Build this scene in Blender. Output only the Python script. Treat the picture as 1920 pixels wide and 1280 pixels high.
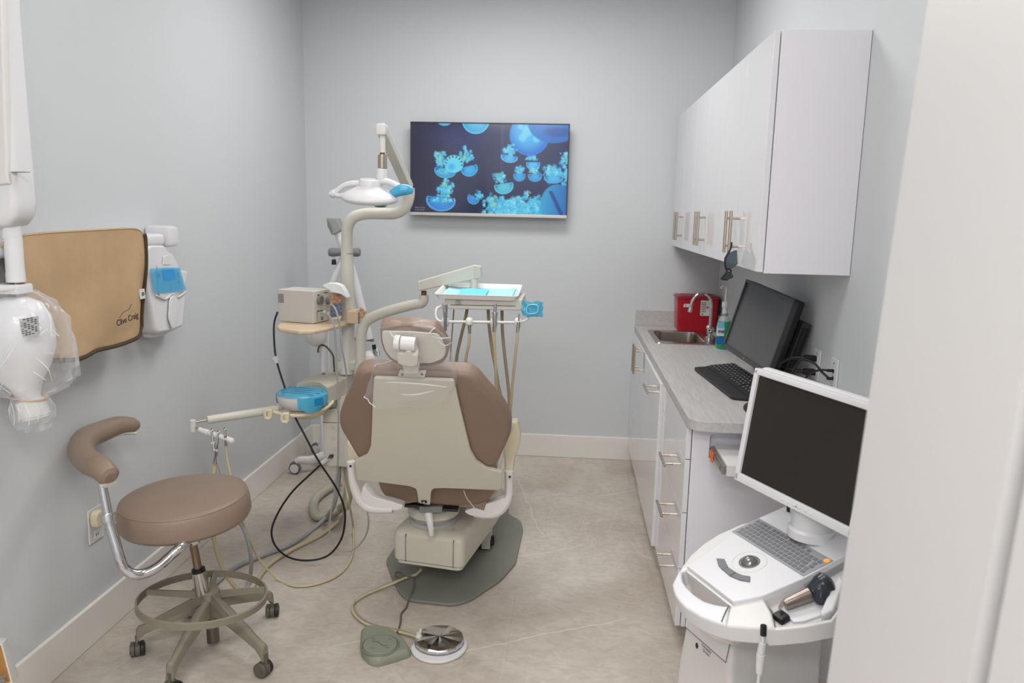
import bpy, bmesh, math, random
import numpy as np
from mathutils import Vector, Matrix, noise
random.seed(7)
for o in list(bpy.data.objects): bpy.data.objects.remove(o)
S = bpy.context.scene
COL = S.collection
PI = math.pi
# ---------------------------------------------------------------- camera, world, lights, exposure
cam = bpy.data.objects.new('camera', bpy.data.cameras.new('camera'))
COL.objects.link(cam)
F_ = Vector((-0.069385, 0.983959, -0.164351)).normalized(); R_ = Vector((0.997004, 0.074045, 0.022389)); R_ = (R_ - F_*R_.dot(F_)).normalized(); U_ = R_.cross(F_)
cam.matrix_world = Matrix(((R_.x, U_.x, -F_.x, 1.729), (R_.y, U_.y, -F_.y, -5.044), (R_.z, U_.z, -F_.z, 1.62), (0, 0, 0, 1)))
cam.data.sensor_width = 36.0
cam.data.lens = 1450.0/1920*36
cam.data.clip_start = 0.05
cam.data.dof.use_dof = True
cam.data.dof.focus_distance = 2.9
cam.data.dof.aperture_fstop = 4.0
S.camera = cam
S.view_settings.view_transform = 'Standard'
S.view_settings.look = 'None'
S.view_settings.gamma = 1
S.view_settings.exposure = 0.0
S.view_settings.use_curve_mapping = False
wd = bpy.data.worlds.new('world'); S.world = wd; wd.use_nodes = True
wd.node_tree.nodes['Background'].inputs[0].default_value = (0.75, 0.8, 0.9, 1)
wd.node_tree.nodes['Background'].inputs[1].default_value = 0.3
LAMPS = [  # ceiling panel lamps, the hall pair added as fill: x, y, size x, size y, watts
    (1.35, -1.25, 1.2, 0.6, 26), (1.35, -3.0, 1.2, 0.6, 14), (2.0, -5.3, 1.2, 0.6, 52), (1.0, -6.6, 1.2, 0.6, 66)]
CEIL = 3.05

# ---------------------------------------------------------------- helpers
def srgb(c):
    if isinstance(c, str): c = tuple(int(c[i:i+2], 16) for i in (0, 2, 4))
    out = []
    for a in c:
        a = a/255
        out.append(a/12.92 if a <= 0.04045 else ((a+0.055)/1.055)**2.4)
    return tuple(out) + (1.0,)
MATS = {}
def mat(name, col, rough=0.5, metal=0.0, spec=0.5, var=0.0, vscale=8.0, bump=0.0, bscale=60.0, coat=0.0, alpha=1.0, trans=0.0, emit=None, estr=0.0, aniso=None, ior=1.45):
    if name in MATS: return MATS[name]
    m = bpy.data.materials.new(name); m.use_nodes = True
    nt = m.node_tree; b = nt.nodes['Principled BSDF']
    b.inputs['Base Color'].default_value = srgb(col)
    b.inputs['Roughness'].default_value = rough
    b.inputs['Metallic'].default_value = metal
    b.inputs['Specular IOR Level'].default_value = spec
    b.inputs['IOR'].default_value = ior
    b.inputs['Coat Weight'].default_value = coat
    b.inputs['Alpha'].default_value = alpha
    b.inputs['Transmission Weight'].default_value = trans
    if emit is not None:
        b.inputs['Emission Color'].default_value = srgb(emit); b.inputs['Emission Strength'].default_value = estr
    tc = nt.nodes.new('ShaderNodeTexCoord')
    if var > 0:
        n = nt.nodes.new('ShaderNodeTexNoise'); n.inputs['Scale'].default_value = vscale; n.inputs['Detail'].default_value = 5
        nt.links.new(tc.outputs['Object'], n.inputs['Vector'])
        r = nt.nodes.new('ShaderNodeMapRange'); r.inputs['From Min'].default_value = 0.3; r.inputs['From Max'].default_value = 0.7
        r.inputs['To Min'].default_value = 1-var; r.inputs['To Max'].default_value = 1+var
        nt.links.new(n.outputs['Fac'], r.inputs['Value'])
        mx = nt.nodes.new('ShaderNodeMix'); mx.data_type = 'RGBA'; mx.blend_type = 'MULTIPLY'; mx.inputs['Factor'].default_value = 1
        mx.inputs[6].default_value = srgb(col)
        nt.links.new(r.outputs['Result'], mx.inputs[7]); nt.links.new(mx.outputs[2], b.inputs['Base Color'])
    if bump > 0:
        n2 = nt.nodes.new('ShaderNodeTexNoise'); n2.inputs['Scale'].default_value = bscale; n2.inputs['Detail'].default_value = 4
        nt.links.new(tc.outputs['Object'], n2.inputs['Vector'])
        bp = nt.nodes.new('ShaderNodeBump'); bp.inputs['Strength'].default_value = bump; bp.inputs['Distance'].default_value = 0.01
        nt.links.new(n2.outputs['Fac'], bp.inputs['Height']); nt.links.new(bp.outputs['Normal'], b.inputs['Normal'])
    MATS[name] = m
    return m

def spline(pts, n=8, closed=False):
    P = [Vector(p) for p in pts]; out = []
    m = len(P)
    rng = range(m if closed else m-1)
    for i in rng:
        if closed: a, b, c, d = P[(i-1) % m], P[i], P[(i+1) % m], P[(i+2) % m]
        else:
            b, c = P[i], P[i+1]
            a = P[i-1] if i > 0 else b*2-c
            d = P[i+2] if i+2 < m else c*2-b
        # centripetal Catmull-Rom
        t0 = 0.0; t1 = t0+max((b-a).length, 1e-6)**.5; t2 = t1+max((c-b).length, 1e-6)**.5; t3 = t2+max((d-c).length, 1e-6)**.5
        for k in range(n):
            t = t1+(t2-t1)*k/n
            A1 = a*((t1-t)/(t1-t0))+b*((t-t0)/(t1-t0)); A2 = b*((t2-t)/(t2-t1))+c*((t-t1)/(t2-t1)); A3 = c*((t3-t)/(t3-t2))+d*((t-t2)/(t3-t2))
            B1 = A1*((t2-t)/(t2-t0))+A2*((t-t0)/(t2-t0)); B2 = A2*((t3-t)/(t3-t1))+A3*((t-t1)/(t3-t1))
            out.append(B1*((t2-t)/(t2-t1))+B2*((t-t1)/(t2-t1)))
    if not closed: out.append(P[-1].copy())
    return out

def rnd(pts, r, seg=5):
    """round the corners of a closed polygon; r a number or one per corner"""
    P = [Vector(p) for p in pts]; m = len(P); out = []
    for i in range(m):
        a, b, c = P[i-1], P[i], P[(i+1) % m]
        ri = r[i] if isinstance(r, (list, tuple)) else r
        da, dc = (a-b), (c-b)
        ri = min(ri, da.length*0.48, dc.length*0.48)
        if ri < 1e-5: out.append(b); continue
        p, q = b+da.normalized()*ri, b+dc.normalized()*ri
        for k in range(seg+1):
            t = k/seg
            out.append(p*(1-t)**2+b*2*t*(1-t)+q*t*t)
    return out

def perp(a):
    a = a.normalized(); h = Vector((0, 0, 1)) if abs(a.z) < 0.9 else Vector((1, 0, 0))
    u = a.cross(h).normalized(); return u, a.cross(u).normalized()

class MB:
    def __init__(s, M=None):
        s.bm = bmesh.new(); s.M = M
    def merge(s, t, M=None):
        if M is not None: bmesh.ops.transform(t, matrix=M, verts=t.verts)
        if s.M is not None: bmesh.ops.transform(t, matrix=s.M, verts=t.verts)
        bmesh.ops.recalc_face_normals(t, faces=t.faces)
        me = bpy.data.meshes.new('tmp'); t.to_mesh(me); t.free(); s.bm.from_mesh(me); bpy.data.meshes.remove(me)
        return s
    def box(s, c, size, bevel=0.0, rz=0.0, M=None, seg=2):
        t = bmesh.new(); bmesh.ops.create_cube(t, size=1)
        bmesh.ops.scale(t, vec=size, verts=t.verts)
        if bevel > 0:
            bmesh.ops.bevel(t, geom=t.edges[:], offset=min(bevel, min(size)*0.49), segments=seg, profile=0.5, affect='EDGES')
        T = Matrix.Translation(c) @ Matrix.Rotation(rz, 4, 'Z')
        if M is not None: T = Matrix.Translation(c) @ M.to_4x4()
        return s.merge(t, T)
    def bx(s, x0, x1, y0, y1, z0, z1, bevel=0.0):
        return s.box(((x0+x1)/2, (y0+y1)/2, (z0+z1)/2), (abs(x1-x0), abs(y1-y0), abs(z1-z0)), bevel)
    def prism(s, pts, vec, bevel=0.0, seg=3):
        t = bmesh.new(); vec = Vector(vec)
        a = [t.verts.new(Vector(p)) for p in pts]; b = [t.verts.new(Vector(p)+vec) for p in pts]
        f1 = t.faces.new(a); f2 = t.faces.new(list(reversed(b)))
        n = len(a)
        for i in range(n): t.faces.new((a[i], a[(i+1) % n], b[(i+1) % n], b[i]))
        bmesh.ops.recalc_face_normals(t, faces=t.faces)
        if bevel > 0:
            ed = list(f1.edges)+list(f2.edges)
            bmesh.ops.bevel(t, geom=ed, offset=bevel, segments=seg, profile=0.5, affect='EDGES', clamp_overlap=True)
        bmesh.ops.triangulate(t, faces=[f for f in t.faces if len(f.verts) > 8])
        return s.merge(t)
    def loft(s, rings, closed=True, caps=True):
        t = bmesh.new(); R = [[t.verts.new(Vector(p)) for p in r] for r in rings]
        n = len(R[0])
        for i in range(len(R)-1):
            for j in range(n if closed else n-1):
                k = (j+1) % n
                try: t.faces.new((R[i][j], R[i][k], R[i+1][k], R[i+1][j]))
                except ValueError: pass
        if caps and closed:
            for r in (R[0], R[-1]):
                try: t.faces.new(r)
                except ValueError: pass
        return s.merge(t)
    def tube(s, pts, r, seg=10, closed=False, smooth=True, n=8, flat=None, caps=True):
        """flat=(scale_u, scale_v, up vector) squashes the section"""
        m0 = len(pts)
        P = spline(pts, n, closed) if smooth and len(pts) > 2 else [Vector(p) for p in pts]
        if isinstance(r, (list, tuple)):
            rr = [r[min(int(i/(len(P)-1)*(m0-1)), m0-2)]*(1-f)+r[min(int(i/(len(P)-1)*(m0-1)), m0-2)+1]*f for i in range(len(P)) for f in [(i/(len(P)-1)*(m0-1))-min(int(i/(len(P)-1)*(m0-1)), m0-2)]]
        else: rr = [r]*len(P)
        L = len(P); rings = []; u = None
        for i in range(L):
            if closed: d = P[(i+1) % L]-P[i-1]
            else: d = P[min(i+1, L-1)]-P[max(i-1, 0)]
            if d.length < 1e-9: d = Vector((0, 0, 1))
            d.normalize()
            if u is None: u = (Vector(flat[2])-d*Vector(flat[2]).dot(d)).normalized() if flat else perp(d)[0]
            else:
                if flat: u = Vector(flat[2])
                u = u-d*u.dot(d)
                u = u.normalized() if u.length > 1e-6 else perp(d)[0]
            v = d.cross(u)
            su, sv = (flat[0], flat[1]) if flat else (1, 1)
            rings.append([P[i]+u*(math.cos(2*PI*k/seg)*rr[i]*su)+v*(math.sin(2*PI*k/seg)*rr[i]*sv) for k in range(seg)])
        if closed: rings.append(rings[0]); return s.loft(rings, True, False)
        return s.loft(rings, True, caps)
    def lathe(s, prof, o=(0, 0, 0), ax=(0, 0, 1), seg=28):
        """prof: (radius, distance along the axis) pairs"""
        ax = Vector(ax).normalized(); u, v = perp(ax); o = Vector(o)
        t = bmesh.new(); R = []
        for r, h in prof:
            if r < 1e-6: R.append([t.verts.new(o+ax*h)])
            else: R.append([t.verts.new(o+ax*h+u*(math.cos(2*PI*k/seg)*r)+v*(math.sin(2*PI*k/seg)*r)) for k in range(seg)])
        for a, b in zip(R, R[1:]):
            for k in range(seg):
                k2 = (k+1) % seg
                if len(a) == 1 and len(b) == 1: continue
                if len(a) == 1: t.faces.new((a[0], b[k], b[k2]))
                elif len(b) == 1: t.faces.new((a[k], b[0], a[k2]))
                else: t.faces.new((a[k], b[k], b[k2], a[k2]))
        if len(R[0]) > 1: t.faces.new(R[0])
        if len(R[-1]) > 1: t.faces.new(R[-1])
        return s.merge(t)
    def cyl(s, a, b, r, r2=None, e=0.0, seg=20):
        a, b = Vector(a), Vector(b); L = (b-a).length; r2 = r if r2 is None else r2
        if e > 0: pr = [(0, 0), (r-e, 0), (r-e*.3, e*.3), (r, e), (r2, L-e), (r2-e*.3, L-e*.3), (r2-e, L), (0, L)]
        else: pr = [(0, 0), (r, 0), (r2, L), (0, L)]
        return s.lathe(pr, a, b-a, seg)
    def ell(s, c, r, M=None, seg=24):
        t = bmesh.new(); bmesh.ops.create_uvsphere(t, u_segments=seg, v_segments=seg//2+2, radius=1)
        bmesh.ops.scale(t, vec=r, verts=t.verts)
        T = Matrix.Translation(c)
        if M is not None: T = T @ M.to_4x4()
        return s.merge(t, T)
    def torus(s, c, R, r, ax=(0, 0, 1), seg=40, rs=10, flat=None):
        ax = Vector(ax).normalized(); u, v = perp(ax); c = Vector(c)
        return s.tube([c+u*(R*math.cos(2*PI*k/seg))+v*(R*math.sin(2*PI*k/seg)) for k in range(seg)], r, rs, True, False, flat=flat)
    def surf(s, fn, nu, nv, thick=0.0):
        t = bmesh.new(); G = [[t.verts.new(Vector(fn(i/nu, j/nv))) for j in range(nv+1)] for i in range(nu+1)]
        for i in range(nu):
            for j in range(nv): t.faces.new((G[i][j], G[i+1][j], G[i+1][j+1], G[i][j+1]))
        if thick:
            bmesh.ops.recalc_face_normals(t, faces=t.faces)
            bmesh.ops.solidify(t, geom=t.faces[:], thickness=thick)
        return s.merge(t)

ORG = {}
def obj(name, mb, m, parent=None, label=None, kind=None, smooth=True, angle=38, org=None):
    me = bpy.data.meshes.new(name); mb.bm.to_mesh(me); mb.bm.free()
    o = bpy.data.objects.new(name, me); COL.objects.link(o)
    if m is not None: me.materials.append(m)
    if parent is not None:
        O = ORG[parent.name]; o.parent = parent
    else:
        if org is None:
            co = np.empty(len(me.vertices)*3); me.vertices.foreach_get('co', co); co = co.reshape(-1, 3)
            org = ((co[:, 0].min()+co[:, 0].max())/2, (co[:, 1].min()+co[:, 1].max())/2, co[:, 2].min())
        O = Vector(org); o.location = O
    ORG[o.name] = O
    me.transform(Matrix.Translation(-O))
    if smooth:
        for p in me.polygons: p.use_smooth = True
        me.set_sharp_from_angle(angle=math.radians(angle))
        wn = o.modifiers.new('weighted_normals', 'WEIGHTED_NORMAL'); wn.keep_sharp = True; wn.weight = 60
    if label: o['label'] = label
    if kind: o['kind'] = kind
    return o
def tag(o, label, cat, group=None, kind=None):
    o['label'] = label; o['category'] = cat
    if group: o['group'] = group
    if kind: o['kind'] = kind
    return o
def thing(name, label, cat, loc, group=None):
    o = bpy.data.objects.new(name, None); COL.objects.link(o); o.location = loc; o.empty_display_size = 0.05
    ORG[o.name] = Vector(loc)
    return tag(o, label, cat, group)
def text(name, body, size, m, parent, origin, ex, ey, align='CENTER', ext=0.0004, bold=0.0):
    cu = bpy.data.curves.new(name, 'FONT'); cu.body = body; cu.size = size; cu.align_x = align; cu.align_y = 'CENTER'; cu.extrude = ext; cu.offset = bold
    o = bpy.data.objects.new(name, cu); COL.objects.link(o); cu.materials.append(m)
    ex = Vector(ex).normalized(); ez = ex.cross(Vector(ey)).normalized(); ey = ez.cross(ex)
    p = Vector(origin)-ORG[parent.name]
    o.parent = parent
    o.matrix_local = Matrix(((ex.x, ey.x, ez.x, p.x), (ex.y, ey.y, ez.y, p.y), (ex.z, ey.z, ez.z, p.z), (0, 0, 0, 1)))
    ORG[o.name] = ORG[parent.name]
    bpy.context.view_layer.update()
    me = bpy.data.meshes.new_from_object(o.evaluated_get(bpy.context.evaluated_depsgraph_get())); mw = o.matrix_local.copy()
    bpy.data.objects.remove(o)
    o = bpy.data.objects.new(name, me); COL.objects.link(o); o.parent = parent; me.transform(mw)
    if not me.materials: me.materials.append(m)
    ORG[o.name] = ORG[parent.name]
    return o
def FR(o, ex, ey, ez):
    ex, ey, ez, o = Vector(ex).normalized(), Vector(ey).normalized(), Vector(ez).normalized(), Vector(o)
    return Matrix(((ex.x, ey.x, ez.x, o.x), (ex.y, ey.y, ez.y, o.y), (ex.z, ey.z, ez.z, o.z), (0, 0, 0, 1)))
V = Vector

# ---------------------------------------------------------------- materials
M_wall = mat('wall paint', (201, 204, 207), 0.6, spec=0.3, var=0.01, vscale=1.5, bump=0.03, bscale=220)
M_ceil = mat('ceiling paint', (240, 240, 238), 0.8)
M_base = mat('baseboard paint', (226, 222, 216), 0.35)
M_jamb = mat('door frame paint', (208, 206, 206), 0.45)
M_gap = mat('dark seam', (92, 90, 92), 0.7)
M_cab = mat('white gloss laminate', (222, 221, 225), 0.07, spec=0.5, coat=0.35)
M_cabside = mat('white satin laminate', (226, 224, 230), 0.4)
M_steel = mat('brushed nickel', (186, 176, 160), 0.3, metal=1.0)
M_chrome = mat('chrome', (206, 206, 208), 0.06, metal=1.0)
M_sink = mat('brushed stainless steel', (176, 168, 160), 0.26, metal=1.0)
M_vinyl = mat('taupe vinyl', (136, 115, 101), 0.38, spec=0.45, var=0.03, vscale=5, bump=0.12, bscale=260)
M_vinyl2 = mat('taupe vinyl stool', (138, 119, 105), 0.36, spec=0.45, var=0.03, vscale=5, bump=0.12, bscale=260)
M_shell = mat('beige plastic', (200, 195, 181), 0.42, var=0.01)
M_shell2 = mat('light warm grey plastic', (205, 202, 192), 0.38, var=0.01)
M_arm = mat('light grey enamel', (216, 214, 210), 0.28)
M_cream = mat('aged cream plastic', (214, 204, 176), 0.4)
M_white = mat('white plastic', (216, 214, 213), 0.3)
M_white2 = mat('cool white plastic', (217, 217, 220), 0.28)
M_plate = mat('grey green base plate', (122, 123, 113), 0.5, var=0.06, vscale=6, bump=0.03, bscale=90)
M_olive = mat('olive grey nylon', (128, 123, 108), 0.5, var=0.03)
M_castg = mat('caster housing', (92, 88, 76), 0.5)
M_black = mat('black plastic', (22, 22, 24), 0.42)
M_black2 = mat('satin black plastic', (36, 36, 38), 0.5)
M_rubber = mat('black rubber cable', (18, 18, 18), 0.5)
M_grey = mat('grey plastic', (120, 122, 122), 0.45)
M_greyc = mat('grey tubing', (158, 158, 158), 0.4)
M_tan = mat('tan laminate', (206, 184, 156), 0.45, var=0.02)
M_hose = mat('beige tubing', (190, 176, 144), 0.42)
M_hosed = mat('brown tubing', (150, 138, 112), 0.45)
M_ribhose = mat('ribbed beige hose', (176, 172, 156), 0.5)
M_apron = mat('tan apron fabric', (188, 160, 126), 0.85, spec=0.15, var=0.05, vscale=9, bump=0.25, bscale=420)
M_trim = mat('dark brown binding', (72, 60, 42), 0.8, bump=0.4, bscale=500)
M_blue = mat('blue barrier film', (84, 186, 222), 0.18, spec=0.6, alpha=0.8)
M_bluedark = mat('dark blue film', (20, 132, 184), 0.2, alpha=0.95)
M_bluepaper = mat('pale blue tray paper', (166, 214, 224), 0.8)
M_bluepaper2 = mat('blue paper sleeve', (112, 204, 226), 0.7)
M_red = mat('translucent red plastic', (168, 24, 38), 0.25, spec=0.5, alpha=0.94)
M_reddark = mat('dark red contents', (92, 16, 30), 0.4)
M_label = mat('white label', (214, 210, 208), 0.6)
M_ink = mat('black print', (40, 38, 38), 0.6)
M_green = mat('green mouthwash', (40, 150, 104), 0.15, alpha=0.88)
M_greenled = mat('green lens', (60, 130, 74), 0.3)
M_orange = mat('orange plastic', (222, 104, 44), 0.5)
M_rust = mat('rusty steel', (132, 92, 58), 0.6, metal=0.5, var=0.3, vscale=60)
M_brownsteel = mat('bronzed steel pipe', (112, 100, 84), 0.3, metal=0.8)
M_wood = mat('raw particle board', (170, 122, 62), 0.8, var=0.15, vscale=40)
M_scr = mat('dark monitor panel', (82, 82, 84), 0.35, spec=0.4)
M_scr2 = mat('black screen panel', (44, 41, 40), 0.22, spec=0.45)
M_keys = mat('black key', (40, 40, 42), 0.45)
M_keyg = mat('grey membrane', (150, 152, 156), 0.45)
M_keyd = mat('dark grey key', (112, 113, 118), 0.45)

def clear_film(name, tint, a, rough=0.12, sc=9.0, hi=0.55, edge=0.25, lo=0.55):
    """thin clear polythene: mostly see-through, with crinkles that reflect"""
    m = bpy.data.materials.new(name); m.use_nodes = True; nt = m.node_tree; nt.nodes.clear()
    out = nt.nodes.new('ShaderNodeOutputMaterial'); mix = nt.nodes.new('ShaderNodeMixShader')
    tr = nt.nodes.new('ShaderNodeBsdfTransparent'); pr = nt.nodes.new('ShaderNodeBsdfPrincipled')
    pr.inputs['Base Color'].default_value = srgb(tint); pr.inputs['Roughness'].default_value = rough; pr.inputs['Specular IOR Level'].default_value = 0.9
    tc = nt.nodes.new('ShaderNodeTexCoord')
    n = nt.nodes.new('ShaderNodeTexNoise'); n.inputs['Scale'].default_value = sc; n.inputs['Detail'].default_value = 3; n.inputs['Distortion'].default_value = 2.2
    n.noise_type = 'RIDGED_MULTIFRACTAL'
    nt.links.new(tc.outputs['Object'], n.inputs['Vector'])
    r = nt.nodes.new('ShaderNodeMapRange'); r.inputs['From Min'].default_value = lo; r.inputs['From Max'].default_value = 1.3
    r.inputs['To Min'].default_value = a; r.inputs['To Max'].default_value = hi
    nt.links.new(n.outputs['Fac'], r.inputs['Value'])
    lw = nt.nodes.new('ShaderNodeLayerWeight'); lw.inputs['Blend'].default_value = 0.25
    fa = nt.nodes.new('ShaderNodeMath'); fa.operation = 'MULTIPLY_ADD'; fa.inputs[1].default_value = edge; fa.use_clamp = True
    nt.links.new(lw.outputs['Facing'], fa.inputs[0]); nt.links.new(r.outputs['Result'], fa.inputs[2]); nt.links.new(fa.outputs[0], mix.inputs[0])
    bp = nt.nodes.new('ShaderNodeBump'); bp.inputs['Strength'].default_value = 0.6; bp.inputs['Distance'].default_value = 0.02
    nt.links.new(n.outputs['Fac'], bp.inputs['Height']); nt.links.new(bp.outputs['Normal'], pr.inputs['Normal'])
    nt.links.new(tr.outputs[0], mix.inputs[1]); nt.links.new(pr.outputs[0], mix.inputs[2]); nt.links.new(mix.outputs[0], out.inputs[0])
    return m
M_bag = clear_film('clear polythene', (236, 238, 242), 0.05, rough=0.07, hi=0.85, sc=6.0, edge=0.3, lo=0.8)
M_bag2 = clear_film('clear polythene sleeve', (232, 234, 238), 0.14, hi=0.75, edge=0.28, lo=0.6)

M_foldglare = mat('painted fold glare', (240, 242, 246), 0.1, spec=0.8, alpha=0.55)  # near-opaque white that paints glare onto the folds of clear film

def floor_mat():
    m = bpy.data.materials.new('stone look floor tile'); m.use_nodes = True; nt = m.node_tree; b = nt.nodes['Principled BSDF']
    N = nt.nodes.new; L = nt.links.new
    g = N('ShaderNodeNewGeometry')
    def noise_(scale, det, dist, rot=0.0, sx=1, sy=1):
        mp = N('ShaderNodeMapping'); mp.inputs['Rotation'].default_value = (0, 0, rot); mp.inputs['Scale'].default_value = (sx, sy, 1)
        L(g.outputs['Position'], mp.inputs['Vector'])
        n = N('ShaderNodeTexNoise'); n.inputs['Scale'].default_value = scale; n.inputs['Detail'].default_value = det; n.inputs['Distortion'].default_value = dist
        L(mp.outputs[0], n.inputs['Vector']); return n
    n1 = noise_(2.2, 8, 0.6); n2 = noise_(17, 12, 1.2, 0.3, 1, 1.6)
    cr = N('ShaderNodeValToRGB'); e = cr.color_ramp.elements
    e[0].position = 0.3; e[0].color = srgb((176, 164, 152)); e[1].position = 0.72; e[1].color = srgb((202, 194, 184))
    L(n1.outputs['Fac'], cr.inputs[0])
    cr2 = N('ShaderNodeValToRGB'); e = cr2.color_ramp.elements
    e[0].position = 0.34; e[0].color = (0.78, 0.76, 0.74, 1); e[1].position = 0.62; e[1].color = (1.06, 1.06, 1.06, 1)
    L(n2.outputs['Fac'], cr2.inputs[0])
    mx = N('ShaderNodeMix'); mx.data_type = 'RGBA'; mx.blend_type = 'MULTIPLY'; mx.inputs[0].default_value = 0.55
    L(cr.outputs[0], mx.inputs[6]); L(cr2.outputs[0], mx.inputs[7])
    # pale veins
    def veins(scale, rot, width, lo):
        n = noise_(scale, 3, 0.4, rot, 1, 0.35)
        s_ = N('ShaderNodeMath'); s_.operation = 'SUBTRACT'; s_.inputs[1].default_value = 0.5; L(n.outputs['Fac'], s_.inputs[0])
        ab = N('ShaderNodeMath'); ab.operation = 'ABSOLUTE'; L(s_.outputs[0], ab.inputs[0])
        r = N('ShaderNodeMapRange'); r.inputs['From Min'].default_value = 0; r.inputs['From Max'].default_value = width; r.inputs['To Min'].default_value = 1; r.inputs['To Max'].default_value = 0
        L(ab.outputs[0], r.inputs['Value'])
        gate = noise_(1.3, 2, 0, rot+1)
        gr = N('ShaderNodeMapRange'); gr.inputs['From Min'].default_value = 0.52; gr.inputs['From Max'].default_value = 0.62; gr.inputs['To Min'].default_value = 0; gr.inputs['To Max'].default_value = lo
        L(gate.outputs['Fac'], gr.inputs['Value'])
        mu = N('ShaderNodeMath'); mu.operation = 'MULTIPLY'; L(r.outputs[0], mu.inputs[0]); L(gr.outputs[0], mu.inputs[1])
        return mu
    last = mx.outputs[2]
    def streak(x0, y0, x1, y1, wd_=0.0035, amt=0.75):
        # a single pale vein between two points of the floor, slightly wavering
        wob = N('ShaderNodeTexNoise'); wob.inputs['Scale'].default_value = 7; L(g.outputs['Position'], wob.inputs['Vector'])
        wv = N('ShaderNodeVectorMath'); wv.operation = 'SUBTRACT'; wv.inputs[1].default_value = (.5, .5, .5); L(wob.outputs['Color'], wv.inputs[0])
        ws = N('ShaderNodeVectorMath'); ws.operation = 'SCALE'; ws.inputs['Scale'].default_value = 0.05; L(wv.outputs[0], ws.inputs[0])
        ad = N('ShaderNodeVectorMath'); ad.operation = 'ADD'; L(g.outputs['Position'], ad.inputs[0]); L(ws.outputs[0], ad.inputs[1])
        mp = N('ShaderNodeMapping'); mp.vector_type = 'TEXTURE'; mp.inputs['Location'].default_value = ((x0+x1)/2, (y0+y1)/2, 0); mp.inputs['Rotation'].default_value = (0, 0, math.atan2(y1-y0, x1-x0))
        L(ad.outputs[0], mp.inputs['Vector'])
        sp = N('ShaderNodeSeparateXYZ'); L(mp.outputs[0], sp.inputs[0])
        hl = math.hypot(x1-x0, y1-y0)/2
        outs = []
        for ch, lim, soft in ((0, hl, .04), (1, 0.0, wd_)):
            a = N('ShaderNodeMath'); a.operation = 'ABSOLUTE'; L(sp.outputs[ch], a.inputs[0])
            r = N('ShaderNodeMapRange'); r.inputs['From Min'].default_value = lim; r.inputs['From Max'].default_value = lim+soft; r.inputs['To Min'].default_value = 1; r.inputs['To Max'].default_value = 0
            L(a.outputs[0], r.inputs['Value']); outs.append(r)
        mu = N('ShaderNodeMath'); mu.operation = 'MULTIPLY'; L(outs[0].outputs[0], mu.inputs[0]); L(outs[1].outputs[0], mu.inputs[1])
        m4 = N('ShaderNodeMath'); m4.operation = 'MULTIPLY'; m4.inputs[1].default_value = amt; L(mu.outputs[0], m4.inputs[0]); return m4
    for v in (veins(1.6, -1.25, 0.005, 0.25), veins(2.6, 0.6, 0.005, 0.25), veins(5.5, 2.1, 0.012, 0.2), streak(1.375, -2.412, 1.868, -2.158), streak(1.868, -2.158, 1.992, -2.111), streak(1.546, -1.570, 1.846, -1.400), streak(1.959, -0.713, 2.193, -0.575), streak(1.461, -0.506, 1.641, -1.309), streak(0.924, -2.408, 1.031, -2.347)):
        m2 = N('ShaderNodeMix'); m2.data_type = 'RGBA'; m2.inputs[7].default_value = srgb((226, 220, 212))
        L(v.outputs[0], m2.inputs[0]); L(last, m2.inputs[6]); last = m2.outputs[2]
    # tile joints, 0.6 x 1.2 m
    br = N('ShaderNodeTexBrick'); br.offset = 0.5; br.inputs['Scale'].default_value = 1.0; br.inputs['Mortar Size'].default_value = 0.0016
    br.inputs['Brick Width'].default_value = 1.2; br.inputs['Row Height'].default_value = 0.6; br.inputs['Mortar Smooth'].default_value = 0.3
    mp = N('ShaderNodeMapping'); mp.inputs['Location'].default_value = (0.25, 0.05, 0)
    L(g.outputs['Position'], mp.inputs['Vector']); L(mp.outputs[0], br.inputs['Vector'])
    m3 = N('ShaderNodeMix'); m3.data_type = 'RGBA'; m3.inputs[7].default_value = srgb((150, 138, 126))
    f_ = N('ShaderNodeMath'); f_.operation = 'MULTIPLY'; f_.inputs[1].default_value = 0.3; L(br.outputs['Fac'], f_.inputs[0])
    L(f_.outputs[0], m3.inputs[0]); L(last, m3.inputs[6])
    L(m3.outputs[2], b.inputs['Base Color'])
    b.inputs['Roughness'].default_value = 0.38; b.inputs['Specular IOR Level'].default_value = 0.45
    bp = N('ShaderNodeBump'); bp.inputs['Strength'].default_value = 0.08; bp.inputs['Distance'].default_value = 0.01
    L(n2.outputs['Fac'], bp.inputs['Height']); L(bp.outputs[0], b.inputs['Normal'])
    return m
def counter_mat():
    m = bpy.data.materials.new('grey wood grain laminate'); m.use_nodes = True; nt = m.node_tree; b = nt.nodes['Principled BSDF']
    N = nt.nodes.new; L = nt.links.new
    tc = N('ShaderNodeNewGeometry'); mp = N('ShaderNodeMapping'); mp.inputs['Scale'].default_value = (14, 1.3, 14)
    L(tc.outputs['Position'], mp.inputs['Vector'])
    n = N('ShaderNodeTexNoise'); n.inputs['Scale'].default_value = 5; n.inputs['Detail'].default_value = 8; n.inputs['Distortion'].default_value = 0.6
    L(mp.outputs[0], n.inputs['Vector'])
    cr = N('ShaderNodeValToRGB'); e = cr.color_ramp.elements
    e[0].position = 0.3; e[0].color = srgb((172, 170, 169)); e[1].position = 0.7; e[1].color = srgb((190, 188, 187))
    L(n.outputs['Fac'], cr.inputs[0]); L(cr.outputs[0], b.inputs['Base Color'])
    b.inputs['Roughness'].default_value = 0.42
    return m
M_floor = floor_mat(); M_counter = counter_mat()

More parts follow.
